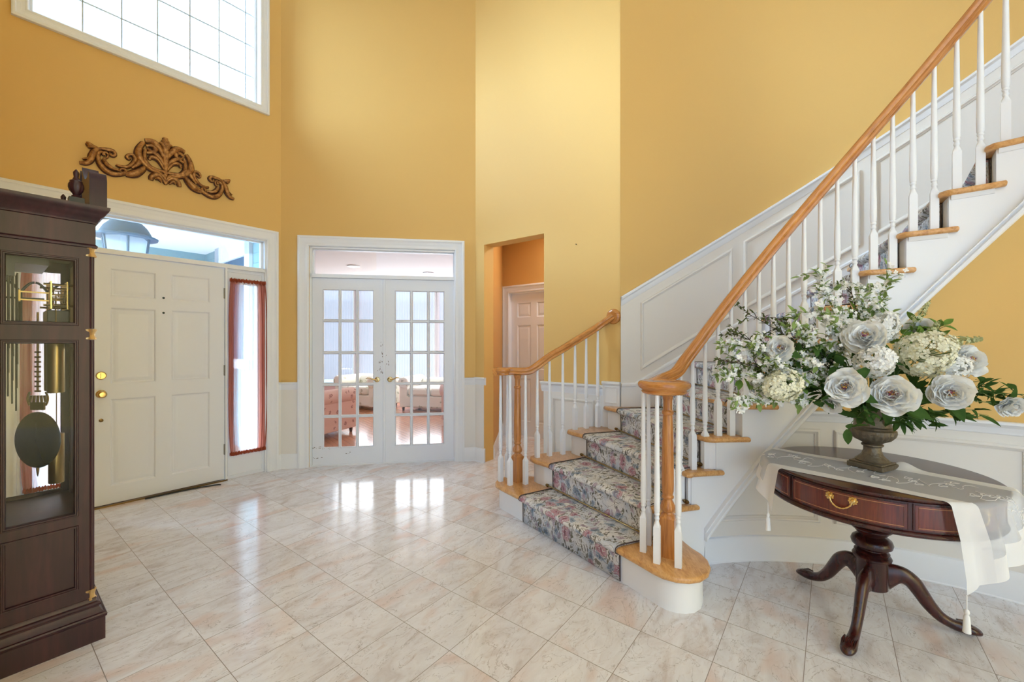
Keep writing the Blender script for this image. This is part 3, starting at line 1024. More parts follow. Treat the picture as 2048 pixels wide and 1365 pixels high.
for a, b, c, e in ((0.304, 0.318, 2.06, 2.335), (1.796, 1.808, 2.06, 2.335), (0.304, 1.808, 2.06, 2.068), (0.304, 1.808, 2.325, 2.335)): m.box(a, b, -0.08, -0.04, c, e, FW2)
m.build('sash', M['white'], w, smooth=0)
m = MB(); m.box(0.318, 1.796, -0.062, -0.058, 2.068, 2.325, FW2); m.build('pane', M['glass'], w, smooth=0)

# hall door
d = thing('door_4', 'white six panel door at the back of the hall', 'door', FH2(0.52, 0, 0), kind='structure')
m = MB()
pn = []
for a, b in ((0.235, 0.475), (0.575, 0.815)):
    pn += [(a, b, 0.2, 0.82), (a, b, 0.95, 1.58), (a, b, 1.69, 1.90)]
stile_slab(m, 0.125, 0.925, 0.001, 2.04, -0.09, -0.05, pn, FH2)
m.build('door_panel', M['white'], d, smooth=20)

# ---------------------------------------------------------------- porch outside
m = MB(); m.box(-0.35, 4.0, -3.2, -0.16, 2.78, 2.84, FW1)
struct(m.build('ceiling_porch', M['ceil'], smooth=0), 'white porch ceiling seen through the transom', 'ceiling')
m = MB(); m.box(-0.07, 4.0, -2.85, -2.68, 2.42, 2.78, FW1)
struct(m.build('trim_23', M['siding'], smooth=0), 'blue grey beam at the outer edge of the porch', 'beam')
m = MB()
for k in range(24):
    z = k * 0.12
    m.box(-0.11, -0.07 - 0.0, -2.85, -0.16, z, z + 0.118, FW1)
struct(m.build('wall_porch', M['siding'], smooth=0), 'grey green siding wall at the side of the porch', 'wall')
w = thing('window_6', 'white framed window in the porch side wall', 'window', FW1(-0.07, -1.5, 1.0), kind='structure')
m = MB()
for a, b, c, e in ((-2.16, -2.00, 1.0, 2.62), (-1.10, -0.95, 1.0, 2.62), (-2.16, -0.95, 2.40, 2.62), (-2.16, -0.95, 1.0, 1.12)): m.box(-0.075, -0.03, a, b, c, e, FW1)
m.build('window_frame', M['white'], w, smooth=0)
m = MB(); m.box(-0.07, -0.06, -2.0, -1.10, 1.12, 2.40, FW1); m.build('pane', M['bluegrey'], w, smooth=0)
m = MB(); m.box(-0.6, 4.0, -6.0, -0.16, -0.2, -0.02, FW1)
M['concrete'] = simple('pale_concrete', srgb(206, 202, 196), 0.8)
struct(m.build('floor_porch', M['concrete'], smooth=0), 'pale porch slab outside the front door', 'floor')
# lantern
c = at(252, 440, 4.15)
L = thing('porch_lantern', 'large blue grey domed lantern hanging in the porch', 'lantern', (c.x, c.y, 2.02))
m = MB(); m.lathe([(0.245, 2.36), (0.25, 2.375), (0.20, 2.395), (0.19, 2.42), (0.165, 2.47), (0.12, 2.52), (0.06, 2.548), (0.045, 2.553), (0.045, 2.57), (0.02, 2.575)], (c.x, c.y, 0), 28)
m.build('dome', M['bluegrey'], L)
m = MB(); m.tube([(c.x, c.y, 2.57), (c.x, c.y, 2.78)], 0.008, 8); m.build('hanging_rod', M['bluegrey'], L)
for k in range(6):
    a = k * pi / 3 + 0.3
    m = MB(); m.tube([(c.x + 0.19 * cos(a), c.y + 0.19 * sin(a), 2.37), (c.x + 0.15 * cos(a), c.y + 0.15 * sin(a), 2.02)], 0.011, 6)
    m.build('cage_bar', M['bluegrey'], L)
m = MB(); m.lathe([(0.175, 2.37), (0.14, 2.03)], (c.x, c.y, 0), 6, cap=False); m.build('lantern_glass', M['frost'], L, smooth=0)
m = MB(); m.lathe([(0.15, 2.0), (0.16, 2.02), (0.15, 2.035), (0.02, 2.035)], (c.x, c.y, 0), 20); m.build('base_ring', M['bluegrey'], L)

# ---------------------------------------------------------------- living room beyond the doors
m = MB(); m.prism([(-6.0, 4.2), (-2.5, 4.55), (-0.34, 4.9), (0.14, 10.2), (-6.2, 9.6)], -0.05, -0.002)
struct(m.build('floor_living_room', M['plank'], smooth=0), 'reddish strip wood floor of the room beyond the doors', 'floor')
m = MB(); m.prism([(-6.0, 4.75), (-2.6, 4.55), (-0.40, 4.9), (0.12, 10.2), (-6.2, 9.6)], 2.62, 2.7)
struct(m.build('ceiling_living_room', M['ceil'], smooth=0), 'white ceiling of the room beyond the doors', 'ceiling')
FB = line_frame((-5.6, 9.4), 3.0, -1)
m = MB(); wall_cells(m, 0, 6.4, 0, 2.62, [(0.3, 2.0, 0.42, 2.57), (2.12, 3.82, 0.42, 2.57), (3.94, 5.3, 0.42, 2.57)], -0.1, 0, FB)
struct(m.build('wall_living_room_back', M['pink'], smooth=0), 'pink wall with wide windows at the far side of the living room', 'wall')
for k, (a, b) in enumerate(((0.3, 2.0), (2.12, 3.82), (3.94, 5.3))):
    w = thing('window_%d' % (7 + k), ('far living room window seen at the left through the glazed doors', 'far living room window seen in the middle through the glazed doors', 'far living room window seen at the right through the glazed doors')[k], 'window', FB((a + b) / 2, 0, 0.42), kind='structure')
    m = MB()
    m.mold([(a - 0.07, 0.35), (b + 0.07, 0.35), (b + 0.07, 2.615), (a - 0.07, 2.615)], [(0, 0), (0, 0.03), (0.06, 0.03), (0.07, 0), (0.07, -0.09)], FB)
    m.build('window_frame', M['white'], w, smooth=20)
    m = MB(); m.box(a, b, -0.05, -0.045, 0.42, 2.3, FB); m.build('pane', M['glass'], w, smooth=0)
    sh = MB(); sh.grid([[FB(a + 0.01 + (b - a - 0.02) * i / 60, 0.0 + 0.006 * (i % 2), z) for i in range(61)] for z in (0.5, 2.57)])
    tag(sh.build('window_shade', M['shade'], smooth=0), ('white pleated shade on the left far window', 'white pleated shade on the middle far window', 'white pleated shade on the right far window')[k], 'window shade', 'white shades in the far room')
m = MB(); m.box(0, 5.2, -0.1, 0, 0, 2.62, line_frame((0.16, 9.9), 263.6, 1))
struct(m.build('wall_living_room_right', M['pink'], smooth=0), 'pink right wall of the living room', 'wall')
m = MB(); m.box(0, 5.0, -0.1, 0, 0, 2.62, line_frame((-5.7, 4.7), 90, 1))
struct(m.build('wall_living_room_left', M['pink'], smooth=0), 'pink left wall of the living room', 'wall')
for k, (x, y) in enumerate(((707, 532), (857, 546))):
    Y = (2.62 - CAM_H) * FOC / (HOR - y); p = at(x, y, Y)
    w = thing('recessed_light', ('glowing recessed ceiling light at the left of the far room' if k == 0 else 'glowing recessed ceiling light at the right of the far room'), 'ceiling light', (p.x, p.y, 2.59), group='recessed lights in the far room')
    m = MB(); m.lathe([(0.095, 2.62), (0.105, 2.606), (0.085, 2.602), (0.08, 2.615)], (p.x, p.y, 0), 24, cap=False); m.build('trim_ring', M['white'], w)
    m = MB(); m.lathe([(0.08, 2.612), (0.0801, 2.608)], (p.x, p.y, 0), 24); m.build('lens', M['lamp'], w)


def upholstery(x0, x1, y0, y1, rot, cx, cy, mat, name, label, cat, h=0.84, arm=0.2, seat=0.42, backd=0.26, both=True, ncush=1, group=None):
    """sofa or armchair: local x across, local y towards its back"""
    ca, sa = cos(radians(rot)), sin(radians(rot))
    G = lambda x, y, z: (cx + x * ca - y * sa, cy + x * sa + y * ca, z)
    t_ = thing(name, label, cat, (cx, cy, 0), group=group)
    w = x1 - x0
    m = MB(); m.box(x0 + 0.04, x1 - 0.04, y0 + 0.03, y1, 0.07, 0.30, G); m.build('base', mat, t_, bevel=0.03)
    m = MB(); m.box(x0 + arm * .7, x1 - arm * .7, y1 - backd, y1, 0.28, h, G); m.build('back', mat, t_, bevel=0.10)
    for xa in ((x0, x0 + arm), (x1 - arm, x1)):
        m = MB(); m.box(xa[0] + 0.02, xa[1] - 0.02, y0 + 0.03, y1 - 0.03, 0.07, 0.52, G)
        xm = (xa[0] + xa[1]) / 2
        m.tube([G(xm, y0, 0.55), G(xm, y0 + 0.02, 0.55), G(xm, y1 - 0.05, 0.55)], [arm * 0.45, arm * 0.56, arm * 0.56], 16)
        m.build('arm', mat, t_, bevel=0.02)
    cwid = (w - 2 * arm) / ncush
    for k in range(ncush):
        m = MB(); m.box(x0 + arm + k * cwid + 0.005, x0 + arm + (k + 1) * cwid - 0.005, y0, y1 - backd, 0.30, seat + 0.04, G)
        m.build('seat_cushion', mat, t_, bevel=0.045)
    for a in (x0 + 0.08, x1 - 0.08):
        for b in (y0 + 0.08, y1 - 0.08):
            m = MB(); p = G(a, b, 0); m.lathe([(0.02, 0), (0.03, 0.08)], p, 8); m.build('foot', M['mahog'], t_)
    return t_


p = at(600, 880, 5.85)
upholstery(-0.45, 0.45, -0.42, 0.42, 158, -2.88, 6.08, M['peach'], 'armchair', 'peach floral armchair just inside the glazed doors at the left', 'armchair', h=0.70)
upholstery(-0.55, 0.55, -0.4, 0.4, -25, -3.0, 8.7, M['creamfab'], 'armchair', 'cream floral armchair deep in the sunlit room', 'armchair', h=0.66)
upholstery(-0.9, 0.9, -0.45, 0.45, -12, -1.25, 8.4, M['creamfab'], 'sofa', 'long cream floral sofa under the far windows', 'sofa', h=0.60, ncush=3)
upholstery(-0.45, 0.45, -0.4, 0.4, -100, -0.72, 7.2, M['peach'], 'armchair', 'peach floral seat added for the shaded right end of the sofa', 'armchair', h=0.64)  # added seat, its peach colour carries the shade on the sofa end

# ---------------------------------------------------------------- staircase
RT, RS = 1.373, 1.402            # tread end radius, stringer face radius
RISE, TT = 0.192, 0.030
NS = 15


def PC(r, th, z=None):
    x, y = SCX + r * cos(radians(th)), SCY + r * sin(radians(th))
    return (x, y) if z is None else (x, y, z)


def a_front(k): return 125.47 - 6.62 * k      # nosing corner angle on the inner circle
def a_end(k): return 116.14 - 6.62 * k
def arc(r, t0, t1, n): return [PC(r, t0 + (t1 - t0) * i / n) for i in range(n + 1)]


ROW = RO - 0.012
treads = {
    1: [(0.574, 2.297), (0.665, 2.150), (0.70, 2.09), (0.735, 2.045), (0.79, 2.012), (0.85, 2.002), (0.91, 2.015), (0.965, 2.055), (1.005, 2.115), (1.022, 2.18), (1.018, 2.245), (0.995, 2.31), (0.98, 2.40),
        (0.94, 2.5), (0.62, 3.25), (0.35, 3.5), (0.175, 3.553), (0.06, 3.572), (-0.02, 3.56), (-0.08, 3.525), (-0.122, 3.47), (-0.140, 3.40), (-0.130, 3.335), (-0.09, 3.275), (0.059, 3.065)],
    2: [(0.292, 3.211), (0.779, 2.388), (0.82, 2.335), (0.871, 2.334)] + arc(RT, 110.8, a_end(2), 6) + arc(RS, a_end(2), a_end(2) + 1.6, 1) + [(1.15, 2.6), (0.75, 3.4), (0.6, 3.66), (0.46, 3.645), (0.30, 3.585), (0.20, 3.535), (0.150, 3.475), (0.143, 3.411), (0.175, 3.35)],
    3: [(0.582, 3.384), (0.986, 2.437), (1.0, 2.395), (1.03, 2.388)] + arc(RT, 104.6, a_end(3), 6) + arc(RS, a_end(3), a_end(3) + 1.6, 1) + [(1.28, 2.6), (1.0, 3.60), (0.93, 3.69), (0.80, 3.765), (0.66, 3.74), (0.54, 3.68), (0.480, 3.615), (0.468, 3.558), (0.50, 3.49)],
    4: [(0.88, 3.474), (1.09, 2.62), (1.107, 2.525), (1.135, 2.45), (1.176, 2.431)] + arc(RT, 98.2, a_end(4), 6) + arc(RS, a_end(4), a_end(4) + 1.6, 1) + [(1.43, 2.6), (1.30, 3.66), (0.965, 3.64), (0.87, 3.70), (0.815, 3.70), (0.802, 3.667), (0.82, 3.60)],
    5: [PC(ROW, 94.0), (1.31, 2.56), PC(RT + 0.03, a_front(5) + 0.3)] + arc(RT, a_front(5) - 0.8, a_end(5), 7) + arc(RS, a_end(5), a_end(5) + 1.6, 1) + [PC(ROW, 86.0), PC(ROW, 90)],
}


def a_out(k): return a_front(k) + 1.25


for k in range(6, NS):
    treads[k] = [PC(ROW, a_out(k)), PC(RT + 0.03, a_front(k) + 0.25)] + arc(RT, a_front(k) - 0.8, a_end(k), 7) + arc(RS, a_end(k), a_end(k) + 1.6, 1) + [PC(ROW, a_out(k + 1) - 2.0), PC(ROW, (a_out(k + 1) + a_out(k)) / 2 - 1)]

stair = thing('staircase', 'curved white staircase with oak treads rising to the right', 'staircase', (0.9, 2.9, 0))


def nosing(poly, zt, th, name='tread'):
    """tread board with rounded edge"""
    m = MB()
    rows = []
    cc = (sum(p[0] for p in poly) / len(poly), sum(p[1] for p in poly) / len(poly))
    for o, z in ((0.012, zt), (0.005, zt - 0.002), (0.001, zt - 0.008), (0, zt - th / 2), (0.001, zt - th + 0.007), (0.006, zt - th + 0.001), (0.014, zt - th)):
        q = inset(poly, o)
        rows.append([(x, y, z) for x, y in q])
    b = m.grid(rows, closed_u=True)
    nn = len(poly)
    m.f.append(tuple(b + i for i in range(nn)))
    e = b + (len(rows) - 1) * nn
    m.f.append(tuple(e + i for i in range(nn)))
    return m.build(name, M['oak'], stair, smooth=50)


for k in range(1, NS):
    nosing(treads[k], k * RISE, TT)

# risers / white step blocks
def riser_line(k):
    """two plan points (wall side, inner side) of the riser face under nosing k"""
    if k <= 5:
        P = {1: ((-0.09, 3.34), (0.607, 2.325)), 2: ((0.17, 3.43), (0.84, 2.375)), 3: ((0.50, 3.57), (1.02, 2.43)), 4: ((0.83, 3.66), (1.18, 2.47)), 5: (PC(ROW, 93.0), PC(RS, a_front(5) - 1.3))}[k]
        return P
    return PC(ROW, a_out(k) - 0.8), PC(RS, a_front(k) - 1.3)


for k in range(1, 5):
    n_ins = 0.036
    poly = inset(treads[k], n_ins)
    if k > 1:
        poly = [p for p in poly if hypot(p[0] - SCX, p[1] - SCY) > RS + 0.004]
    m = MB(); m.prism(poly, 0.0 if k == 1 else (k - 1) * RISE, k * RISE - TT)
    m.build('riser', M['white'], stair, smooth=40)
for k in range(5, NS):
    (ax, ay), (bx, by) = riser_line(k)
    dx, dy = bx - ax, by - ay; L = hypot(dx, dy); nx, ny = -dy / L, dx / L
    if (nx * (bx - PC(1.4, a_front(k) + 5)[0]) + ny * (by - PC(1.4, a_front(k) + 5)[1])) < 0: nx, ny = -nx, -ny
    m = MB(); m.prism([(ax, ay), (bx, by), (bx + nx * 0.02, by + ny * 0.02), (ax + nx * 0.02, ay + ny * 0.02)], (k - 1) * RISE, k * RISE - TT)
    m.build('riser', M['white'], stair, smooth=0)

# curved outer stringer with stepped top
m = MB()
cols = []
th = 110.5
marks = []
steps = [(a_front(k) - 1.3, k) for k in range(2, NS)]
def ztop(th):
    z = RISE - TT
    for a, k in steps:
        if th <= a: z = k * RISE - TT
    return z
ths = sorted({round(110.5 - 0.5 * i, 3) for i in range(int((110.5 - 22) / 0.5))} | {round(a, 3) for a, k in steps} | {round(a + 0.01, 3) for a, k in steps}, reverse=True)
rows = []
for th in ths:
    zt, zb = ztop(th), zbot(th)
    rows.append([PC(RS, th, zb), PC(RS, th, zt), PC(RS + 0.035, th, zt), PC(RS + 0.035, th, zb)])
m.grid(rows, closed_u=True)
m.build('stringer', M['white'], stair, smooth=20)
# soffit between stringer and the wall below
m = MB(); rows = []
for i in range(70):
    th = 100.5 - i * 1.1
    rows.append([PC(RS + 0.01, th, zbot(th) + 0.02), PC(RS + 0.35, th, zbot(th) + 0.02)])
m.grid(rows)
m.build('soffit', M['white'], stair, recalc=False)
# moulding along the underside of the stringer
m = MB(); rows = []
for i in range(80):
    th = 100.9 - i * 1.0; z = zbot(th)
    rows.append([PC(RS + 0.02, th, z - 0.052), PC(RS - 0.022, th, z - 0.052), PC(RS - 0.030, th, z - 0.044), PC(RS - 0.030, th, z - 0.024), PC(RS - 0.014, th, z - 0.014), PC(RS - 0.016, th, z - 0.004), PC(RS - 0.024, th, z + 0.002), PC(RS - 0.024, th, z + 0.010), PC(RS, th, z + 0.016), PC(RS + 0.02, th, z + 0.016)])
b = m.grid(rows, closed_u=True); m.f.append(tuple(b + i for i in range(10)))
m.build('stringer_moulding', M['white'], stair, smooth=50)
# thin bracket mouldings under the tread ends
for k in range(7, NS):
    m = MB(); rows = []
    zt = k * RISE - TT
    for i in range(9):
        th = a_front(k) - 1.6 + (a_end(k) + 1.6 - a_front(k) + 1.6) * i / 8
        rows.append([PC(RS, th, zt - 0.022), PC(RS - 0.005, th, zt - 0.02), PC(RS - 0.012, th, zt - 0.006), PC(RS - 0.014, th, zt), PC(RS, th, zt)])
    b = m.grid(rows, closed_u=True); m.f.append(tuple(b + i for i in range(5))); e = b + 40; m.f.append(tuple(e + i for i in range(5)))
    m.build('tread_moulding', M['white'], stair, smooth=0)
# closed body behind stringer on the hall side (below treads 1-4)
# ---------------------------------------------------------------- balusters
def baluster(parent, x, y, z0, z1, rot, hb=0.185, s=0.0165, top_r=0.0095):
    m = MB(); ca, sa = cos(radians(rot)), sin(radians(rot))
    G = lambda a, b, c: (x + a * ca - b * sa, y + a * sa + b * ca, c)
    m.box(-s, s, -s, s, z0 + 0.0005, z0 + hb, G)
    rows = []
    for rr, rd, z in ((s, 1.0, z0 + hb), (s * 0.93, 0.6, z0 + hb + 0.008), (s * 0.84, 0.0, z0 + hb + 0.018)):
        row = []
        for k in range(16):
            t = 2 * pi * k / 16 + pi / 4
            c_, s_ = cos(t), sin(t)
            q = rr / max(abs(c_), abs(s_))
            r = q * rd + rr * (1 - rd)
            row.append(G(r * c_, r * s_, z))
        rows.append(row)
    zz = z0 + hb
    H = z1 - zz
    for r, dz in ((0.0105, 0.026), (0.0095, 0.034), (0.0125, 0.040), (0.0125, 0.045), (0.0100, 0.050), (0.0100, 0.058), (0.0135, 0.063), (0.0135, 0.069), (0.0115, 0.073), (0.0145, 0.080), (0.0155, 0.12), (0.0150, 0.2)):
        if dz < H: rows.append([G(r * cos(2 * pi * k / 16 + pi / 4), r * sin(2 * pi * k / 16 + pi / 4), zz + dz) for k in range(16)])
    for f in (0.5, 0.75, 1.0):
        r = 0.0150 + (top_r - 0.0150) * (f - 0.2) / 0.8
        rows.append([G(r * cos(2 * pi * k / 16 + pi / 4), r * sin(2 * pi * k / 16 + pi / 4), zz + max(0.21, H * f)) for k in range(16)])
    m.grid(rows, closed_u=True)
    return m.build('baluster', M['white'], parent, smooth=32)


def newel(parent, x, y, z0, z1, rot, s=0.037):
    m = MB(); ca, sa = cos(radians(rot)), sin(radians(rot))
    G = lambda a, b, c: (x + a * ca - b * sa, y + a * sa + b * ca, c)
    m.box(-s, s, -s, s, z0, z0 + 0.205, G)
    rows = []
    for rr, rd, z in ((s, 1.0, 0.205), (s * 0.92, 0.5, 0.214), (s * 0.86, 0.0, 0.222)):
        row = []
        for k in range(24):
            t = 2 * pi * k / 24 + pi / 4
            q = rr / max(abs(cos(t)), abs(sin(t))); r = q * rd + rr * (1 - rd)
            row.append(G(r * cos(t), r * sin(t), z0 + z))
        rows.append(row)
    H = z1 - z0
    for r, z in ((0.026, 0.226), (0.024, 0.234), (0.034, 0.240), (0.0385, 0.252), (0.038, 0.262), (0.030, 0.285), (0.0235, 0.298), (0.0235, 0.304), (0.030, 0.308), (0.031, 0.316), (0.027, 0.322), (0.0265, 0.328), (0.0305, 0.345), (0.0315, 0.38), (0.0305, 0.50), (0.027, H - 0.17), (0.025, H - 0.115), (0.029, H - 0.110), (0.031, H - 0.102), (0.029, H - 0.094), (0.0235, H - 0.088), (0.023, H - 0.04), (0.030, H - 0.012), (0.033, H)):
        rows.append([G(r * cos(2 * pi * k / 24 + pi / 4), r * sin(2 * pi * k / 24 + pi / 4), z0 + z) for k in range(24)])
    m.grid(rows, closed_u=True)
    return m.build('newel_post', M['oakpost'], parent, smooth=32)


RAILP = [(-0.014, -0.030), (-0.030, -0.020), (-0.030, -0.010), (-0.025, -0.004), (-0.032, 0.006), (-0.031, 0.018), (-0.022, 0.028), (0, 0.032), (0.022, 0.028), (0.031, 0.018), (0.032, 0.006), (0.025, -0.004), (0.030, -0.010), (0.030, -0.020), (0.014, -0.030)]


def catmull(P, n=6):
    P = [Vector(p) for p in P]; Q = [P[0] * 2 - P[1]] + P + [P[-1] * 2 - P[-2]]
    out = []
    for i in range(1, len(Q) - 2):
        for k in range(n):
            t = k / n
            out.append(0.5 * ((2 * Q[i]) + (Q[i + 1] - Q[i - 1]) * t + (2 * Q[i - 1] - 5 * Q[i] + 4 * Q[i + 1] - Q[i + 2]) * t * t + (3 * Q[i] - Q[i - 1] - 3 * Q[i + 1] + Q[i + 2]) * t ** 3))
    out.append(P[-1])
    return out


# long balustrade
RB = 1.434
bal = thing('balustrade', 'long curved oak handrail with white balusters and round volute end', 'balustrade', (0.82, 2.22, RISE))
def zrail(th): return 1.315 + (101.6 - th) * 0.0314      # centre of the handrail
VC = (0.805, 2.215)
path = [PC(RB, 22 + i * 2.2, zrail(22 + i * 2.2)) for i in range(int((103 - 22) / 2.2) + 1)]
tail = [PC(RB - 0.003, 105.2, 1.215), PC(RB - 0.02, 108.2, 1.148), (0.86, 2.385, 1.116), (0.80, 2.330, 1.100), (0.76, 2.285, 1.092), (0.738, 2.235, 1.088), (0.745, 2.18, 1.084)]
rl = MB(); rl.sweep(RAILP, catmull([Vector(p) for p in path] + [Vector(p) for p in tail], 3))
rl.build('handrail', M['oakrail'], bal, smooth=50)
m = MB(); m.lathe([(0.02, 1.052), (0.098, 1.052), (0.112, 1.058), (0.116, 1.066), (0.112, 1.072), (0.116, 1.078), (0.130, 1.088), (0.134, 1.100), (0.131, 1.112), (0.122, 1.120), (0.060, 1.123), (0.056, 1.120), (0.04, 1.1215), (0.01, 1.122)], (VC[0], VC[1], 0), 40)
m.build('volute', M['oakturn'], bal, smooth=40)
newel(bal, 0.828, 2.225, RISE, 1.055, -28)
for x, y in ((0.712, 2.268), (0.745, 2.150), (0.838, 2.108), (0.765, 2.345)):
    baluster(bal, x, y, RISE, 1.058, -28)
baluster(bal, *PC(RB, 110.4), RISE, 1.10, 20)
for k in range(2, NS):
    for da in (2.6, 5.9):
        a = a_front(k) - da
        if k == 2 and da == 2.6: a = 109.0
        if a < 30: continue
        zt = zrail(a) - 0.028 if a < 103.5 else (1.315 - 0.028 - (a - 101.6) * 0.0275)
        x, y = PC(RB, a)
        baluster(bal, x, y, k * RISE, zt, a + 90, hb=0.20)

# short balustrade on the hall side
bal2 = thing('balustrade', 'short oak handrail with white balusters ending in a rosette on the pale wall', 'balustrade', (0.045, 3.42, RISE))
rp = [(-0.125, 3.345, 1.090), (-0.115, 3.385, 1.092), (-0.07, 3.415, 1.092), (0.0, 3.425, 1.091), (0.08, 3.412, 1.090), (0.145, 3.408, 1.097), (0.207, 3.420, 1.135), (0.311, 3.466, 1.208), (0.428, 3.523, 1.272), (0.542, 3.592, 1.338), (0.648, 3.650, 1.398), (0.761, 3.715, 1.465), (0.90, 3.800, 1.548)]
rs_end = FW3(1.655, 0.012, 1.556)
rp[-1] = rs_end
m = MB(); m.sweep(RAILP, catmull(rp, 4)); m.build('handrail', M['oakrail'], bal2, smooth=50)
m = MB(); m.lathe([(0.05, -0.028), (0.053, -0.02), (0.050, -0.010), (0.053, -0.004), (0.062, 0.006), (0.060, 0.020), (0.050, 0.029), (0.02, 0.031)], (-0.075, 3.37, 1.092), 24); m.build('volute', M['oakturn'], bal2, smooth=40)
m = MB(); m.lathe([(0.066, 0), (0.068, 0.006), (0.062, 0.016), (0.045, 0.020), (0.040, 0.026), (0.01, 0.027)], FW3(1.655, 0.0, 1.556), 28, R3); m.build('rosette', M['oakturn'], bal2, smooth=40)
newel(bal2, 0.045, 3.42, RISE, 1.062, -50)
for x, y, z, zt in ((-0.093, 3.42, 1, 1.06), (-0.038, 3.525, 1, 1.06), (-0.015, 3.325, 1, 1.06), (0.108, 3.348, 1, 1.062), (0.207, 3.426, 2, 1.108), (0.311, 3.472, 2, 1.178), (0.428, 3.528, 2, 1.242), (0.542, 3.597, 3, 1.308), (0.648, 3.655, 3, 1.368), (0.761, 3.712, 3, 1.432)):
    baluster(bal2, x, y, z * RISE, zt, -50 if z == 1 else 30, hb=0.19)

# ---------------------------------------------------------------- carpet runner and rods
Lk = {1: (0.059, 3.065), 2: (0.292, 3.211), 3: (0.582, 3.384), 4: (0.88, 3.474), 5: PC(2.45, 93.8)}
Rk = {1: (0.574, 2.297), 2: (0.779, 2.388), 3: (0.986, 2.437), 4: (1.107, 2.525), 5: PC(1.50, 92.6)}
for k in range(6, NS + 1):
    Lk[k] = PC(2.42, a_out(k)); Rk[k] = PC(1.515, a_front(k) + 0.3)
NT_ = 30
rows = []; vs = []; vacc = 0.0
def ptk(k, t):
    a, b = Vector(Lk[k]), Vector(Rk[k])
    p = a.lerp(b, t)
    if k in (2, 3):   # slight hollow of the front edge
        pass
    return p
def updir(k, t):
    if k < NS: d = ptk(min(k + 1, NS), t) - ptk(k, t)
    e = (Vector(Rk[k]) - Vector(Lk[k])).normalized(); nrm = Vector((-e.y, e.x))
    return nrm if nrm.dot(d) > 0 else -nrm
prev = None
for k in range(1, NS):
    z = k * RISE
    prof = [(-1, 0)] if False else []
    zlow = (k - 1) * RISE
    seq = [('r', 0.028, zlow + (0.008 if k > 1 else 0.004)), ('r', 0.026, z - TT - 0.012), ('r', 0.010, z - TT - 0.004), ('r', -0.006, z - TT + 0.004), ('r', -0.012, z - TT / 2), ('r', -0.006, z + 0.002), ('r', 0.008, z + 0.009), ('r', 0.04, z + 0.010)]
    for _, d, zz in seq:
        rows.append([tuple((ptk(k, i / NT_) + updir(k, i / NT_) * d)) + (zz,) for i in range(NT_ + 1)])
    if k + 1 < NS:
        rows.append([tuple((ptk(k + 1, i / NT_) + updir(k + 1, i / NT_) * 0.020)) + (z + 0.009,) for i in range(NT_ + 1)])
m = MB()
b = m.grid(rows)
vacc = 0
for r, row in enumerate(rows):
    if r: vacc += (Vector(rows[r][NT_ // 2]) - Vector(rows[r - 1][NT_ // 2])).length
    w = (Vector(row[0]) - Vector(row[-1])).length
    for i in range(NT_ + 1): m.uv[b + r * (NT_ + 1) + i] = (i / NT_ * w, vacc)
run = thing('stair_runner', 'floral tapestry carpet runner going up the middle of the staircase', 'carpet', (0.4, 2.8, 0))
o = m.build('carpet', M['carpet'], run, smooth=60, solid=0.006)
M['binding'] = simple('dark_carpet_binding', srgb(84, 70, 66), 0.9)
for j in (0, NT_):
    m = MB(); m.tube([Vector(r[j]) + Vector((0, 0, 0.002)) for r in rows], 0.0038, 6)
    m.build('binding_edge', M['binding'], run, smooth=60)
# rods where each tread meets the next riser
words = {2: 'second', 3: 'third', 4: 'fourth', 5: 'fifth', 6: 'sixth', 7: 'seventh', 8: 'eighth', 9: 'ninth', 10: 'tenth', 11: 'eleventh'}
for k in range(2, 12):
    e = (Vector(Rk[k]) - Vector(Lk[k])).normalized()
    u = updir(k, 0.5)
    p0 = Vector(Lk[k]) - e * 0.03 + u * 0.008; p1 = Vector(Rk[k]) + e * 0.012 + u * 0.008
    z = (k - 1) * RISE + 0.022
    rd = thing('stair_rod', 'thin brass carpet rod at the foot of the %s riser of the stair' % words[k], 'stair rod', (p0.x, p0.y, z), group='brass rods across the stair carpet')
    m = MB(); m.tube([(p0.x, p0.y, z), (p1.x, p1.y, z)], 0.0055, 8); m.build('rod', M['brassmid'], rd)
    for q, s in ((p0, -1), (p1, 1)):
        m = MB(); d3 = Vector((e.x * s, e.y * s, 0))
        m.lathe([(0.007, 0), (0.012, 0.006), (0.012, 0.012), (0.006, 0.016), (0.012, 0.022), (0.010, 0.03), (0.003, 0.038)], (q.x, q.y, z), 10, rot_to(d3))
        m.build('end_knob', M['brassdk'], rd)

# ---------------------------------------------------------------- tall clock
CU = Vector((-0.6225, -0.7826)); CV = Vector((-0.7826, 0.6225)); C0 = Vector((-1.805, 1.895))
def FC(u, v, z):            # u towards the back of the case, v across its front
    p = C0 + CU * u + CV * v
    return (p.x, p.y, z)


V1 = 0.60
ck = thing('grandfather_clock', 'tall dark cherry grandfather clock with glass side doors and brass pendulum', 'clock', FC(0.18, 0.3, 0))
UB = 0.352


def ring(m, z0, z1, e, pr=None):
    """moulding layer around front and both sides, e = projection beyond the case"""
    m.box(0.056 - e, UB + 0.012, 0.03 - e, V1 - 0.03 + e, z0, z1, FC)


def moulded(name, layers):
    """stack of outlines (z, projection) around the case"""
    m = MB(); rows = []
    for z, e in layers:
        a0, a1, b0, b1 = 0.056 - e, UB + 0.010, 0.03 - e, V1 - 0.03 + e
        rows.append([FC(a0, b0, z), FC(a1, b0, z), FC(a1, b1, z), FC(a0, b1, z)])
    b = m.grid(rows, closed_u=True); m.f.append((b, b + 1, b + 2, b + 3)); e = b + 4 * (len(rows) - 1); m.f.append((e, e + 1, e + 2, e + 3))
    return m.build(name, M['clockwood'], ck, smooth=25)


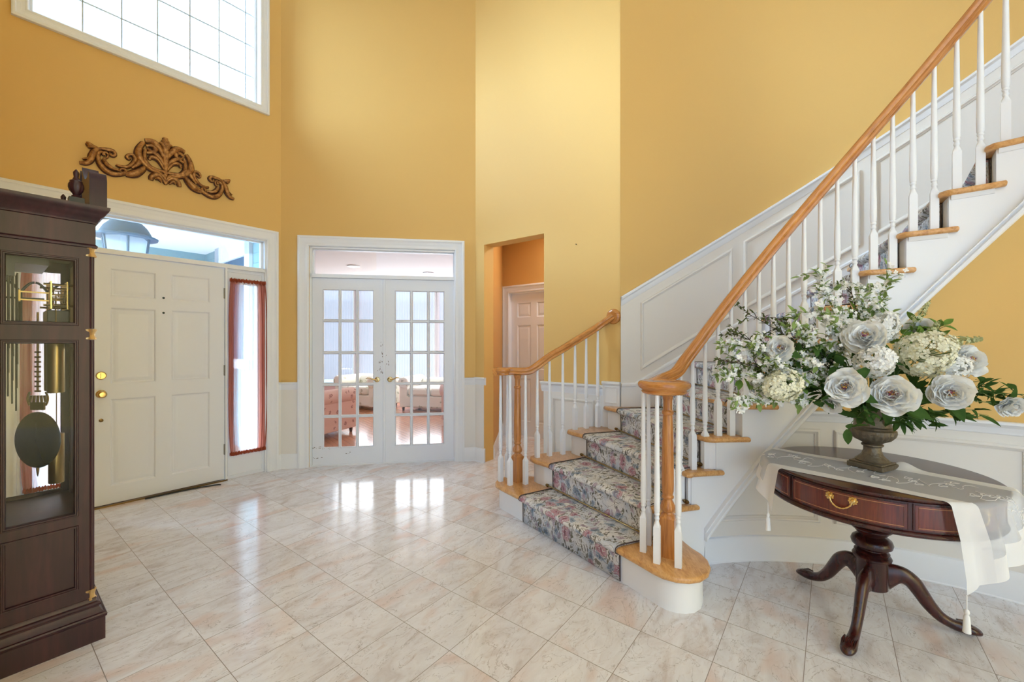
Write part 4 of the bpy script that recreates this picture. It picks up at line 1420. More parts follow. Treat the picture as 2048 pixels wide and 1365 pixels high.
moulded('plinth', [(0.0, 0.030), (0.098, 0.030), (0.102, 0.034), (0.112, 0.036), (0.118, 0.033), (0.120, 0.026), (0.128, 0.020), (0.145, 0.012), (0.150, 0.012), (0.153, 0.017), (0.160, 0.018), (0.166, 0.014), (0.170, 0.006), (0.178, 0.003), (0.186, 0.003)])
moulded('cornice', [(1.742, 0.0), (1.744, 0.007), (1.752, 0.009), (1.756, 0.005), (1.760, 0.002), (1.850, 0.002), (1.853, 0.007), (1.862, 0.009), (1.866, 0.012), (1.876, 0.016), (1.890, 0.030), (1.898, 0.033), (1.903, 0.038), (1.915, 0.044), (1.926, 0.045), (1.928, 0.03)])
for vv, nm in ((0.03, 1), (V1 - 0.03, -1)):
    a, b = (vv, vv + 0.02) if nm == 1 else (vv - 0.02, vv)
    m = MB()
    F_side = lambda s, n, z, vv=vv, nm=nm: FC(s, vv + (0.02 - n) * nm - 0.0, z)
    holes = [(0.118, 0.313, 0.575, 1.322), (0.118, 0.313, 1.408, 1.680), (0.118, 0.313, 0.255, 0.512)]
    wall_cells(m, 0.073, UB, 0.18, 1.745, holes, 0.0, 0.02, F_side)
    for i, h in enumerate(holes):
        pl = [(h[0] - 0.012, h[2] - 0.012), (h[1] + 0.012, h[2] - 0.012), (h[1] + 0.012, h[3] + 0.012), (h[0] - 0.012, h[3] + 0.012)]
        m.mold(pl, [(0, 0.02), (0.002, 0.024), (0.006, 0.024), (0.008, 0.018), (0.012, 0.016), (0.014, 0.010), (0.016, 0.0)], F_side)
    m.box(0.118, 0.313, 0.004, 0.010, 0.255, 0.512, F_side)
    m.build('side_frame', M['clockwood'], ck, smooth=20)
    m = MB(); m.box(0.118, 0.313, 0.006, 0.009, 0.575, 1.322, F_side); m.build('side_glass', M['clockglass'], ck, smooth=0)
    m = MB(); m.box(0.118, 0.313, 0.006, 0.009, 1.408, 1.680, F_side); m.build('side_glass', M['clockglass'], ck, smooth=0)
m = MB(); m.box(UB, UB + 0.012, 0.03, V1 - 0.03, 0.02, 1.92, FC); m.build('back_board', M['clockwood'], ck, smooth=0)
m = MB(); m.box(0.08, UB, 0.05, V1 - 0.05, 0.54, 0.56, FC); m.box(0.08, UB, 0.05, V1 - 0.05, 1.73, 1.75, FC); m.build('shelf', M['clockwood'], ck, smooth=0)
# front: frame with glass door
FF = lambda s, n, z: FC(0.073 - n, s, z)
m = MB()
wall_cells(m, 0.06, V1 - 0.06, 0.18, 1.745, [(0.12, V1 - 0.12, 0.52, 1.30), (0.10, V1 - 0.10, 1.38, 1.70)], -0.02, 0.0, FF)
m.mold([(0.13, 0.24), (V1 - 0.13, 0.24), (V1 - 0.13, 0.46), (0.13, 0.46)], [(0, 0.0), (0.004, 0.008), (0.012, 0.008), (0.016, 0)], FF)
m.build('front_frame', M['clockwood'], ck, smooth=20)
m = MB(); m.box(0.12, V1 - 0.12, -0.012, -0.009, 0.52, 1.30, FF); m.box(0.10, V1 - 0.10, -0.012, -0.009, 1.38, 1.70, FF); m.build('front_glass', M['clockglass'], ck, smooth=0)
# fluted quarter columns with gilt caps
for vv in (0.045, V1 - 0.045):
    for z0, z1 in ((0.22, 1.335), (1.385, 1.725)):
        m = MB(); rows = []
        for z in (z0, z1):
            row = []
            for k in range(64):
                t_ = 2 * pi * k / 64
                r = 0.0165 - 0.0022 * (0.5 + 0.5 * cos(t_ * 10))
                row.append(FC(0.070 + r * cos(t_) * 0.85, vv + r * sin(t_) * 0.85 - 0.0, z))
            rows.append(row)
        m.grid(rows, closed_u=True); m.build('fluted_column', M['clockwood'], ck, smooth=30)
    for z in (0.20, 1.36, 1.728):
        m = MB(); rows = []
        for r, dz in ((0.018, -0.024), (0.021, -0.022), (0.021, -0.016), (0.017, -0.010), (0.016, 0.0), (0.0175, 0.008), (0.021, 0.016), (0.022, 0.022), (0.018, 0.024)):
            rows.append([FC(0.070 + r * (0.92 + 0.08 * cos(8 * t_)) * cos(t_), vv + r * (0.92 + 0.08 * cos(8 * t_)) * sin(t_), z + dz) for t_ in [2 * pi * k / 32 for k in range(32)]])
        m.grid(rows, closed_u=True); m.build('gilt_capital', M['gold'], ck, smooth=40)
# scroll pediment ends and finials on top
for v0, v1, sg in ((0.035, 0.27, 1), (V1 - 0.27, V1 - 0.035, -1)):
    m = MB()
    prof = []
    N = 24
    for i in range(N + 1):
        t_ = i / N
        v = (v0 if sg == 1 else v1) + sg * (v1 - v0) * t_
        if t_ < 0.12: h = 0.128 + 0.040 * sin(t_ / 0.12 * pi / 2)
        else: h = 0.168 - 0.03 * sin((t_ - 0.12) / 0.88 * pi) + 0.07 * ((t_ - 0.12) / 0.88) ** 2
        prof.append((v, 1.926 + h))
    rows = [[FC(u, prof[0][0], 1.926)] + [FC(u, a, b) for a, b in prof] + [FC(u, prof[-1][0], 1.926)] for u in (0.016, 0.073)]
    b = m.grid(rows, closed_u=True); L_ = len(rows[0]); m.f.append(tuple(b + i for i in range(L_))); m.f.append(tuple(b + L_ + i for i in range(L_)))
    m.build('scroll_pediment', M['clockwood'], ck, smooth=35)
fin_prof = [(0.020, 0), (0.020, 0.030), (0.012, 0.032), (0.016, 0.040), (0.010, 0.046), (0.013, 0.052), (0.022, 0.064), (0.026, 0.078), (0.0255, 0.092), (0.020, 0.102), (0.021, 0.106), (0.013, 0.112), (0.008, 0.124), (0.010, 0.140), (0.010, 0.146), (0.004, 0.156), (0.001, 0.160)]
for u, v in ((0.112, 0.055), (0.112, V1 - 0.055)):
    m = MB(); p = FC(u, v, 1.926); rows = []
    for r, z in fin_prof:
        fl = 0.10 if 0.055 < z < 0.10 else 0
        rows.append([(p[0] + r * (1 - fl * (0.5 + 0.5 * cos(9 * t_))) * cos(t_), p[1] + r * (1 - fl * (0.5 + 0.5 * cos(9 * t_))) * sin(t_), p[2] + z) for t_ in [2 * pi * k / 54 for k in range(54)]])
    m.grid(rows, closed_u=True); m.build('finial', M['clockwood'], ck, smooth=45)
    m = MB(); m.box(u - 0.024, u + 0.024, v - 0.024, v + 0.024, 1.924, 1.958, FC); m.build('finial_block', M['black'], ck, smooth=0)
# movement, seen from the side
m = MB(); m.box(0.085, 0.092, 0.08, V1 - 0.08, 1.39, 1.715, FC); tag(m.build('dial', M['brassdk'], ck, smooth=0), 'back of the dial plate')
mv = MB()
mv.box(0.125, 0.129, 0.19, 0.41, 1.475, 1.60, FC); mv.box(0.175, 0.179, 0.19, 0.41, 1.475, 1.60, FC)
for a, b in ((1.49, 0.2), (1.49, 0.4), (1.585, 0.2), (1.585, 0.4)): mv.tube([FC(0.10, b, a), FC(0.20, b, a)], 0.005, 8)
mo = mv.build('movement', M['brass'], ck, smooth=30)
m = MB()
rnd = random.Random(9)
for i in range(16):
    vv, zz = rnd.uniform(0.2, 0.4), rnd.uniform(1.485, 1.59); r = rnd.uniform(0.012, 0.028); u = rnd.uniform(0.128, 0.172)
    m.tube([FC(u, vv, zz), FC(u + 0.003, vv, zz)], r, 20)
    m.tube([FC(0.127, vv, zz), FC(0.178, vv, zz)], 0.0025, 6)
m.build('gear_wheel', M['brassdk'], mo, smooth=30)
m = MB(); m.box(0.12, 0.19, 0.20, 0.40, 1.415, 1.47, FC); m.build('movement_seat', M['black'], ck, bevel=0.004)
m = MB()
for z in (1.51, 1.545): m.box(0.18, 0.27, 0.24, 0.247, z, z + 0.006, FC)
m.box(0.265, 0.271, 0.23, 0.26, 1.505, 1.555, FC)
m.build('hammer_arm', M['brassmid'], mo, smooth=0)
# chime rods hanging from a block at the back
m = MB(); m.box(0.285, 0.335, 0.10, 0.30, 1.60, 1.655, FC); m.box(0.19, 0.335, 0.10, 0.45, 1.655, 1.715, FC); m.build('chime_block', M['black'], ck, smooth=0)
for k in range(9):
    m = MB(); u = 0.30 - (k % 3) * 0.012; v = 0.12 + k * 0.02
    m.tube([FC(u, v, 1.62), FC(u, v, 1.30 - 0.035 * k)], 0.0028, 6); m.build('chime_rod', M['black'], ck)
# dark arched bars of the chime frame
m = MB()
for cu in (0.175, 0.262):
    m.tube([FC(cu, 0.33, 1.40), FC(cu, 0.33, 1.55)], 0.006, 8)
    for s in (-1, 1): m.tube([FC(cu + s * q * 0.042, 0.33, 1.55 + 0.05 * sin(q * pi / 2)) for q in (0, .2, .4, .6, .8, 1)], 0.005, 6)
m.tube([FC(0.19, 0.33, 1.525), FC(0.335, 0.33, 1.525)], 0.004, 6)
m.build('chime_frame', M['black'], ck)
# pendulum
pd = C0 + CU * 0.214 + CV * 0.25
m = MB(); m.tube([(pd.x, pd.y, 1.46), (pd.x, pd.y, 1.10)], 0.004, 6)
for k in range(9): m.box(pd.x - 0.012, pd.x + 0.012, pd.y - 0.003, pd.y + 0.003, 1.10 + 0.022 * k, 1.108 + 0.022 * k)
pen = m.build('pendulum', M['brassdk'], ck)
bn = Vector((0.12, -1, 0)).normalized()
Rb = rot_to(bn)
m = MB(); m.lathe([(0.002, -0.012), (0.06, -0.010), (0.088, -0.004), (0.093, 0), (0.088, 0.004), (0.06, 0.012), (0.002, 0.015)], (0, 0, 0), 40)
m.v = [tuple(Vector((pd.x, pd.y, 0.885)) + Rb @ Vector((p[0] * (1.38 if True else 1), p[1] * 1.0, p[2]))) for p in m.v]
# make it a tall oval lens
m2 = MB(); m2.lathe([(0.002, -0.012), (0.06, -0.010), (0.088, -0.004), (0.093, 0), (0.088, 0.004), (0.06, 0.012), (0.002, 0.015)], (0, 0, 0), 40)
ux = Vector((1, 0.12, 0)).normalized()
m2.v = [tuple(Vector((pd.x, pd.y, 0.885)) + ux * p[0] * 1.0 + Vector((0, 0, 1)) * p[1] * 1.36 + bn * p[2]) for p in m2.v]
m2.build('pendulum_bob', M['dkmetal'], pen, smooth=50)
m = MB(); m.box(pd.x - 0.030, pd.x + 0.030, pd.y - 0.004, pd.y + 0.004, 1.02, 1.055)
for k in range(5):
    m.tube([(pd.x - 0.036 + 0.018 * k, pd.y, 1.055 + 0.0), (pd.x - 0.030 + 0.015 * k, pd.y, 1.085)], 0.005, 8)
for s in (-1, 1): m.tube([(pd.x + s * (0.036 + 0.01 * sin(q * pi)), pd.y, 1.04 + 0.06 * q) for q in (0, .2, .4, .6, .8, 1)], 0.004, 6)
m.build('pendulum_mount', M['brassdk'], pen)
m = MB(); m.tube([(pd.x, pd.y, 0.76), (pd.x, pd.y, 0.735), (pd.x, pd.y, 0.72)], [0.006, 0.004, 0.001], 6); m.build('pendulum_tip', M['brassdk'], pen)
for k, (u, v, zb_, zt_) in enumerate(((0.165, 0.16, 1.10, 1.34), (0.165, 0.30, 1.10, 1.34), (0.145, 0.42, 0.64, 0.88))):
    m = MB(); m.lathe([(0.004, zb_), (0.027, zb_), (0.028, zb_ + 0.004), (0.028, zt_ - 0.004), (0.027, zt_), (0.004, zt_)], FC(u, v, 0), 24); w = m.build('weight', M['brassmid'], ck, smooth=40)
    m = MB(); m.tube([FC(u, v, zt_), FC(u, v, 1.47)], 0.002, 6); m.build('cable', M['brassdk'], w)

# ---------------------------------------------------------------- carved wall ornament
OX = lambda u, v: (140 + u * 0.17578, 260 + v * 0.17578)
def w1_at(px, py):
    k = (px - 1024) / FOC
    dx, dy = -0.6225, -0.7826
    # A + s d = Y (k, 1)
    s = (k * A_[1] - A_[0]) / (dx - k * dy)
    Y = A_[1] + s * dy
    return s, CAM_H - (py - HOR) / FOC * Y


orn = thing('wall_carving', 'gilded scroll and shell carving hung over the front door', 'wall ornament', FW1(0.96, 0, 2.7))
SCN = 0.962
curves = [
    ([(395, 300), (370, 292), (372, 270), (400, 268), (425, 292), (412, 325), (375, 330)][::-1], 11, 5),
    ([(395, 290), (345, 258), (312, 290), (318, 350), (350, 415), (410, 475), (480, 508), (550, 512), (610, 500), (622, 470), (590, 452), (562, 468), (580, 490)], 24, 8),
    ([(240, 190), (300, 222), (360, 226), (420, 236), (480, 250), (508, 285), (485, 305), (450, 292), (446, 262)], 20, 7),
    ([(190, 150), (215, 175), (250, 195), (310, 215)], 22, 12),
    ([(200, 200), (245, 205), (300, 218)], 14, 6),
    ([(320, 215), (275, 250), (250, 300), (225, 355), (175, 385), (105, 378)], 27, 14),
    ([(262, 240), (240, 285), (205, 330), (140, 335)], 15, 8),
    ([(375, 340), (410, 400), (470, 445), (545, 468)], 22, 12),
    ([(520, 400), (560, 420), (640, 430), (700, 400), (735, 350), (715, 305), (670, 290), (640, 315), (660, 340), (690, 330)], 19, 8),
    ([(625, 505), (690, 510), (760, 492), (820, 455), (850, 425)], 36, 18),
    ([(700, 440), (760, 400), (800, 340), (780, 290)], 24, 12),
    ([(850, 130), (930, 145), (1000, 215), (1050, 300), (1085, 400)], 36, 14),
    ([(830, 150), (790, 200), (770, 260), (785, 330), (840, 400), (930, 465), (1030, 510), (1085, 580)], 34, 12),
    ([(860, 190), (920, 190), (960, 225), (950, 255), (910, 250), (870, 215)], 26, 12),
    ([(850, 230), (840, 300), (850, 370), (900, 430), (980, 465), (1060, 490), (1090, 530)], 26, 12),
    ([(895, 345), (910, 320), (950, 325), (1000, 360), (1040, 420), (1070, 480)], 20, 10),
    ([(870, 270), (940, 275), (1000, 320), (1050, 390), (1080, 450)], 26, 12),
    ([(1015, 150), (1055, 190), (1080, 260), (1090, 330)], 28, 12),
    ([(1050, 125), (1075, 180), (1090, 250)], 22, 12),
    ([(1090, 105), (1093, 200), (1092, 320), (1088, 450), (1088, 560)], 24, 10),
    ([(915, 575), (925, 540), (965, 520), (1010, 530), (1050, 570), (1085, 625)], 28, 12),
    ([(960, 560), (1000, 560), (1035, 600)], 18, 8),
    ([(1000, 500), (1050, 540), (1088, 600)], 24, 12),
]
mo = MB(); mb_ = MB()
for pts_, w0, w1_ in curves:
    P2 = [w1_at(*OX(*p)) for p in pts_]
    for mir in (0, 1):
        Q = [((2 * SCN - s) if mir else s, z) for s, z in P2]
        Q3 = catmull([Vector((s, z, 0)) for s, z in Q], 5)
        n_ = len(Q3)
        sc_px = 0.17578 * 3.45 / FOC
        R_ = []
        for i in range(n_):
            f = i / (n_ - 1)
            R_.append((w0 + (w1_ - w0) * abs(2 * f - 0.8) / 1.2) * sc_px * 1.0)
        R_ = [max(0.003, r) for r in R_]
        P3 = [FW1(q.x, 0.022 + 0.010 * sin(pi * i / (n_ - 1)), q.y) for i, q in enumerate(Q3)]
        mo.tube(P3, R_, 10, flat=(n1v, 0.9))
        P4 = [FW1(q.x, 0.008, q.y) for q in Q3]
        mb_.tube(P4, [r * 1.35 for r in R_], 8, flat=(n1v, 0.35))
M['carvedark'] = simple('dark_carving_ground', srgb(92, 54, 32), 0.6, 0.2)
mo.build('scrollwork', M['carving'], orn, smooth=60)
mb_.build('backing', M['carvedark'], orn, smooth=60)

# ---------------------------------------------------------------- drum table
TX, TY, TZ, TR = 1.714, 1.994, 0.725, 0.43
tb = thing('drum_table', 'round mahogany drum table on a tripod pedestal', 'table', (TX, TY, 0))
m = MB(); m.lathe([(0.01, TZ - 0.022), (TR - 0.02, TZ - 0.022), (TR - 0.012, TZ - 0.018), (TR - 0.008, TZ - 0.014), (TR, TZ - 0.011), (TR + 0.002, TZ - 0.006), (TR - 0.002, TZ - 0.001), (TR - 0.010, TZ), (0.01, TZ)], (TX, TY, 0), 96)
m.build('tabletop', M['mahog'], tb, smooth=35)
m = MB(); m.lathe([(0.30, TZ - 0.022), (TR - 0.018, TZ - 0.022), (TR - 0.018, 0.592), (TR - 0.008, 0.588), (TR - 0.004, 0.582), (TR - 0.006, 0.575), (TR - 0.014, 0.570), (0.30, 0.570)], (TX, TY, 0), 96)
m.build('drum', M['mahog'], tb, smooth=35)


def FD(s, n, z, R=TR - 0.018):
    t_ = radians(s)
    return (TX + (R + n) * cos(t_), TY + (R + n) * sin(t_), z)


def az_to_th(px):
    """angle on the drum, on the side facing the photograph, at column px"""
    k = (px - 1024) / FOC; R = TR - 0.018
    a = k * k + 1; b = -2 * (k * TX + TY); c = TX * TX + TY * TY - R * R
    Y = (-b - sqrt(b * b - 4 * a * c)) / (2 * a)
    return degrees(atan2(Y - TY, k * Y - TX))


M['inlay'] = simple('pale_string_inlay', srgb(186, 128, 84), 0.4)
dr_a = az_to_th(1588); dr_b = az_to_th(1814)
wid = (dr_b - dr_a) % 360
cen = dr_a + wid / 2
gap = 60 - wid if wid < 58 else 6
handles = []
for k in range(6):
    c0 = cen + 60 * k
    hw = wid / 2 if k % 2 == 0 else (120 - wid) / 2 - 3.2
    a0, a1 = c0 - hw, c0 + hw
    dw = None
    m = MB(); rows = []
    for i in range(25):
        s = a0 + (a1 - a0) * i / 24
        rows.append([FD(s, -0.004, 0.600), FD(s, 0.004, 0.600), FD(s, 0.004, TZ - 0.030), FD(s, -0.004, TZ - 0.030)])
    b = m.grid(rows, closed_u=True); m.f.append((b, b + 1, b + 2, b + 3)); e = b + 96; m.f.append((e, e + 1, e + 2, e + 3))
    dw = m.build('drawer', M['mahog2'], tb, smooth=35)
    m = MB()
    m.mold([(a0 + 1.4, 0.607), (a1 - 1.4, 0.607), (a1 - 1.4, TZ - 0.037), (a0 + 1.4, TZ - 0.037)], [(0, 0.004), (0.0, 0.0055), (0.002, 0.0055), (0.002, 0.004)], FD, sub=20)
    # equalise the side lines, which are in degrees
    m.build('inlay_line', M['inlay'], dw, smooth=0)
    for s in (a0 - 0.5, a1 + 0.5):
        m = MB(); m.box(s - 0.3, s + 0.3, -0.002, 0.0045, 0.598, TZ - 0.026, FD); m.build('drawer_bead', M['mahog'], dw, smooth=0)
    # bail handle
    hs = (-4.2, 4.2) if k % 2 == 0 else (-4.2, 4.2)
    m = MB()
    for q in hs:
        p = Vector(FD(c0 + q * 1.3, 0.004, 0.672)); nv = Vector((cos(radians(c0 + q)), sin(radians(c0 + q)), 0)); Rr = rot_to(nv)
        for j in range(8):
            t_ = 2 * pi * j / 8
            o_ = Rr @ Vector((0.012 * cos(t_), 0.012 * sin(t_), 0.002))
            m.lathe([(0.0055, -0.001), (0.005, 0.003), (0.002, 0.0035)], p + o_, 8, Rr)
        m.lathe([(0.009, 0), (0.009, 0.004), (0.006, 0.008), (0.008, 0.012), (0.003, 0.014)], p, 12, Rr)
    P = []
    for i in range(15):
        f = i / 14; q = hs[0] + (hs[1] - hs[0]) * f
        sag = sin(pi * f) ** 0.55
        P.append(FD(c0 + q * 1.25, 0.014 + 0.006 * sag, 0.668 - 0.034 * sag))
    m.tube(P, [0.003 + 0.0015 * (i % 2) for i in range(15)], 8)
    tag(m.build('bail_handle', M['brass'], dw, smooth=50), 'ornate brass drawer pull')
m = MB(); m.lathe([(0.09, 0.570), (0.09, 0.560), (0.055, 0.55), (0.050, 0.47), (0.060, 0.455), (0.076, 0.450), (0.080, 0.443), (0.076, 0.436), (0.060, 0.432), (0.064, 0.426), (0.060, 0.419), (0.050, 0.414), (0.048, 0.408), (0.060, 0.403), (0.074, 0.392), (0.080, 0.376), (0.076, 0.360), (0.062, 0.350), (0.050, 0.345), (0.050, 0.340), (0.062, 0.337), (0.067, 0.331), (0.062, 0.325), (0.060, 0.322), (0.070, 0.318), (0.075, 0.309), (0.072, 0.300), (0.062, 0.295), (0.060, 0.290), (0.060, 0.165), (0.054, 0.160), (0.03, 0.156), (0.018, 0.145), (0.004, 0.142)], (TX, TY, 0), 40)
m.build('pedestal', M['mahog'], tb, smooth=40)
for (fx_, fy_) in ((1.640, 2.350), (1.428, 1.775), (2.062, 1.885)):
    d = Vector((fx_ - TX, fy_ - TY)); L_ = d.length; d.normalize(); sd_ = Vector((-d.y, d.x))
    m = MB()
    kn = [(0.045, 0.215, 0.062, 0.024), (0.085, 0.232, 0.050, 0.025), (0.125, 0.232, 0.038, 0.026), (0.160, 0.208, 0.034, 0.024), (0.190, 0.165, 0.031, 0.022), (0.222, 0.115, 0.028, 0.020), (0.262, 0.070, 0.024, 0.019), (0.305, 0.045, 0.022, 0.021), (0.345, 0.035, 0.024, 0.026), (0.380, 0.030, 0.026, 0.029), (0.405, 0.022, 0.018, 0.020), (0.415, 0.018, 0.006, 0.008)]
    sc_ = L_ / 0.372
    P = [Vector((TX + d.x * a * sc_, TY + d.y * a * sc_, h)) for a, h, _, _ in kn]
    rows = []
    for i, (a, h, rh, rw) in enumerate(kn):
        t_ = (P[min(i + 1, len(P) - 1)] - P[max(i - 1, 0)]).normalized()
        sdv = Vector((sd_.x, sd_.y, 0)); up = sdv.cross(t_).normalized()
        rows.append([P[i] + sdv * rw * cos(q) + up * rh * sin(q) * (0.75 if i > 8 else 1) for q in [2 * pi * k / 14 for k in range(14)]])
    # smooth interpolation between the stations
    R2_ = []
    for i in range(len(rows) - 1):
        for s_ in range(4):
            f = s_ / 4
            r = []
            for j in range(14):
                p0, p1, p2, p3 = rows[max(i - 1, 0)][j], rows[i][j], rows[i + 1][j], rows[min(i + 2, len(rows) - 1)][j]
                r.append(0.5 * ((2 * p1) + (p2 - p0) * f + (2 * p0 - 5 * p1 + 4 * p2 - p3) * f * f + (3 * p1 - p0 - 3 * p2 + p3) * f ** 3))
            R2_.append(r)
    R2_.append(rows[-1])
    R2_ = [[Vector((p.x, p.y, max(p.z, 0.001))) for p in r] for r in R2_]
    b = m.grid(R2_, closed_u=True); m.f.append(tuple(b + k for k in range(14))); e = b + 14 * (len(R2_) - 1); m.f.append(tuple(e + k for k in range(14)))
    lg = m.build('leg', M['mahog'], tb, smooth=60)
    m = MB()
    for j in range(-2, 3):
        c_ = Vector((TX, TY, 0)) + Vector((d.x, d.y, 0)) * L_ * 1.04 + Vector((sd_.x, sd_.y, 0)) * j * 0.011
        m.tube([c_ + Vector((0, 0, 0.056)) - Vector((d.x, d.y, 0)) * 0.05, c_ + Vector((0, 0, 0.052)) - Vector((d.x, d.y, 0)) * 0.02, c_ + Vector((0, 0, 0.036)) + Vector((d.x, d.y, 0)) * 0.004], [0.003, 0.006, 0.003], 8)
    m.build('carved_toe', M['mahog'], lg, smooth=60)

# ---------------------------------------------------------------- organza runner
ra, rb = Vector((0.64, -0.768)), Vector((0.768, 0.64))
Rr_ = TR + 0.004
ru = thing('table_runner', 'sheer white organza runner with hemmed edges draped over the drum table', 'table runner', (TX, TY, TZ))
B0, B1, A0, A1 = -0.345, 0.085, -0.50, 0.615


def cloth_pt(a, b):
    r = hypot(a, b)
    ae = sqrt(max(Rr_ * Rr_ - b * b, 0.0001))
    if abs(a) <= ae:
        # a raised fold near the urn
        z = TZ + 0.003 + 0.0015 * sin(9 * a + 14 * b) + 0.0015 * sin(23 * b - 5 * a)
        z += 0.028 * math.exp(-((a - 0.10) / 0.045) ** 2 - ((b - 0.085) / 0.035) ** 2)
        da, db = 0.0, 0.012 * sin(7 * a) * (b - B0) / (B1 - B0)
        aa, bb = a, b + db
    else:
        e = abs(a) - ae; sg = 1 if a > 0 else -1
        rr = 0.018
        q = min(e / rr, pi / 2)
        out = rr * sin(q) + 0.03 * min(e, 0.3) / 0.3
        z = TZ + 0.003 - (rr * (1 - cos(q)) + max(0, e - rr * pi / 2))
        fold = (0.022 * sin(b * 32 + 1.0) + 0.012 * sin(b * 55)) * min(1, e / 0.15)
        sway = -0.03 * e
        aa, bb = sg * (ae + out + abs(fold) * 1.0), b + fold * 0.4 + sway * 0
        # hanging corners fall a little inwards
        bb = bb * (1 - 0.25 * e) if sg > 0 else bb * (1 - 0.1 * e)
    p = Vector((TX, TY)) + ra * aa + rb * bb
    return Vector((p.x, p.y, z))


def cloth_piece(a0, a1, b0, b1, na, nb, dz=0.0):
    m = MB()
    m.grid([[cloth_pt(a0 + (a1 - a0) * i / na, b0 + (b1 - b0) * j / nb) + Vector((0, 0, dz)) for j in range(nb + 1)] for i in range(na + 1)])
    return m


H_ = 0.06
cloth_piece(A0 + H_ * 1.1, A1 - H_ * 1.4, B0 + H_, B1 - H_, 120, 44).build('sheer_cloth', M['organza'], ru, smooth=80, recalc=False)
for args in ((A0, A1, B0, B0 + H_, 130, 5), (A0, A1, B1 - H_, B1, 130, 5), (A0, A0 + H_ * 1.1, B0 + H_, B1 - H_, 8, 44), (A1 - H_ * 1.4, A1, B0 + H_, B1 - H_, 9, 44)):
    cloth_piece(*args).build('hem', M['organza_hem'], ru, smooth=80, recalc=False)
m = MB()
rnd = random.Random(12)
for i in range(11):
    a = -0.40 + i * 0.092; b = -0.13 + 0.05 * sin(i * 2.1)
    P = [cloth_pt(a + 0.055 * t_ + 0.01 * sin(t_ * 9), b + 0.05 * sin(t_ * 5 + i)) + Vector((0, 0, 0.003)) for t_ in [k / 10 * 1.6 for k in range(11)]]
    m.tube(P, 0.0008, 5)
    for j in range(3):
        ca_, cb_ = a + rnd.uniform(-0.03, 0.05), b + rnd.uniform(-0.05, 0.05)
        P = [cloth_pt(ca_ + 0.012 * cos(q) * (1 + 0.4 * cos(3 * q)), cb_ + 0.012 * sin(q) * (1 + 0.4 * cos(3 * q))) + Vector((0, 0, 0.003)) for q in [2 * pi * k / 16 for k in range(17)]]
        m.tube(P, 0.0009, 5)
m.build('embroidery', M['thread'], ru)
for a, b in ((A0, B0 + 0.03), (A1, B0 + 0.0), (A1, B1 - 0.0)):
    p = cloth_pt(a, b)
    m = MB(); m.tube([p, p - Vector((0, 0, 0.055))], 0.002, 6)
    z = p.z - 0.055
    m.lathe([(0.003, z + 0.004), (0.007, z), (0.0085, z - 0.008), (0.0055, z - 0.016), (0.009, z - 0.024), (0.011, z - 0.06), (0.012, z - 0.082), (0.004, z - 0.084)], (p.x, p.y, 0), 12)
    m.build('tassel', M['thread'], ru)

# ---------------------------------------------------------------- urn
UX, UY, UZ = 1.722, 2.000, TZ + 0.0035
urn = thing('urn', 'aged bronze stone urn with square foot on the table runner', 'urn', (UX, UY, UZ))
m = MB(); ca, sa = cos(radians(25)), sin(radians(25)); G = lambda a, b, c: (UX + a * ca - b * sa, UY + a * sa + b * ca, UZ + c)
m.box(-0.072, 0.072, -0.072, 0.072, 0.0, 0.022, G); m.box(-0.066, 0.066, -0.066, 0.066, 0.022, 0.030, G)
m.build('square_foot', M['stone'], urn, bevel=0.003)
m = MB(); rows = []
prof = [(0.064, 0.030), (0.066, 0.036), (0.058, 0.044), (0.042, 0.060), (0.034, 0.082), (0.034, 0.098), (0.042, 0.104), (0.042, 0.110), (0.034, 0.114), (0.046, 0.122), (0.070, 0.134), (0.086, 0.152), (0.091, 0.168), (0.089, 0.180), (0.078, 0.186), (0.080, 0.192), (0.072, 0.198), (0.070, 0.220), (0.073, 0.250), (0.082, 0.275), (0.094, 0.288), (0.098, 0.296), (0.094, 0.302), (0.084, 0.300), (0.070, 0.270), (0.05, 0.262)]
for r, z in prof:
    gd = 0.05 if 0.125 < z < 0.18 else 0
    rows.append([(UX + r * (1 - gd * (0.5 + 0.5 * cos(22 * q))) * cos(q), UY + r * (1 - gd * (0.5 + 0.5 * cos(22 * q))) * sin(q), UZ + z) for q in [2 * pi * k / 132 for k in range(132)]])
b = m.grid(rows, closed_u=True); e = b + (len(rows) - 1) * 132; m.f.append(tuple(e + k for k in range(132)))
m.build('bowl', M['stone'], urn, smooth=40)

# ---------------------------------------------------------------- flowers
def petal_mat(name, col, tip=None):
    t = NT(name)
    d = t.n('ShaderNodeBsdfDiffuse'); tl = t.n('ShaderNodeBsdfTranslucent')
    co = t.coord('Object'); n_, _ = t.noise(co, 30, 2)
    c = t.mix(n_, col, tip or col)
    t.t.links.new(c, d.inputs[0]); t.t.links.new(c, tl.inputs[0])
    mx = t.n('ShaderNodeMixShader'); mx.inputs[0].default_value = 0.25
    t.l(d, 0, mx, 1); t.l(tl, 0, mx, 2); t.l(mx, 0, t.out, 0)
    return t.m


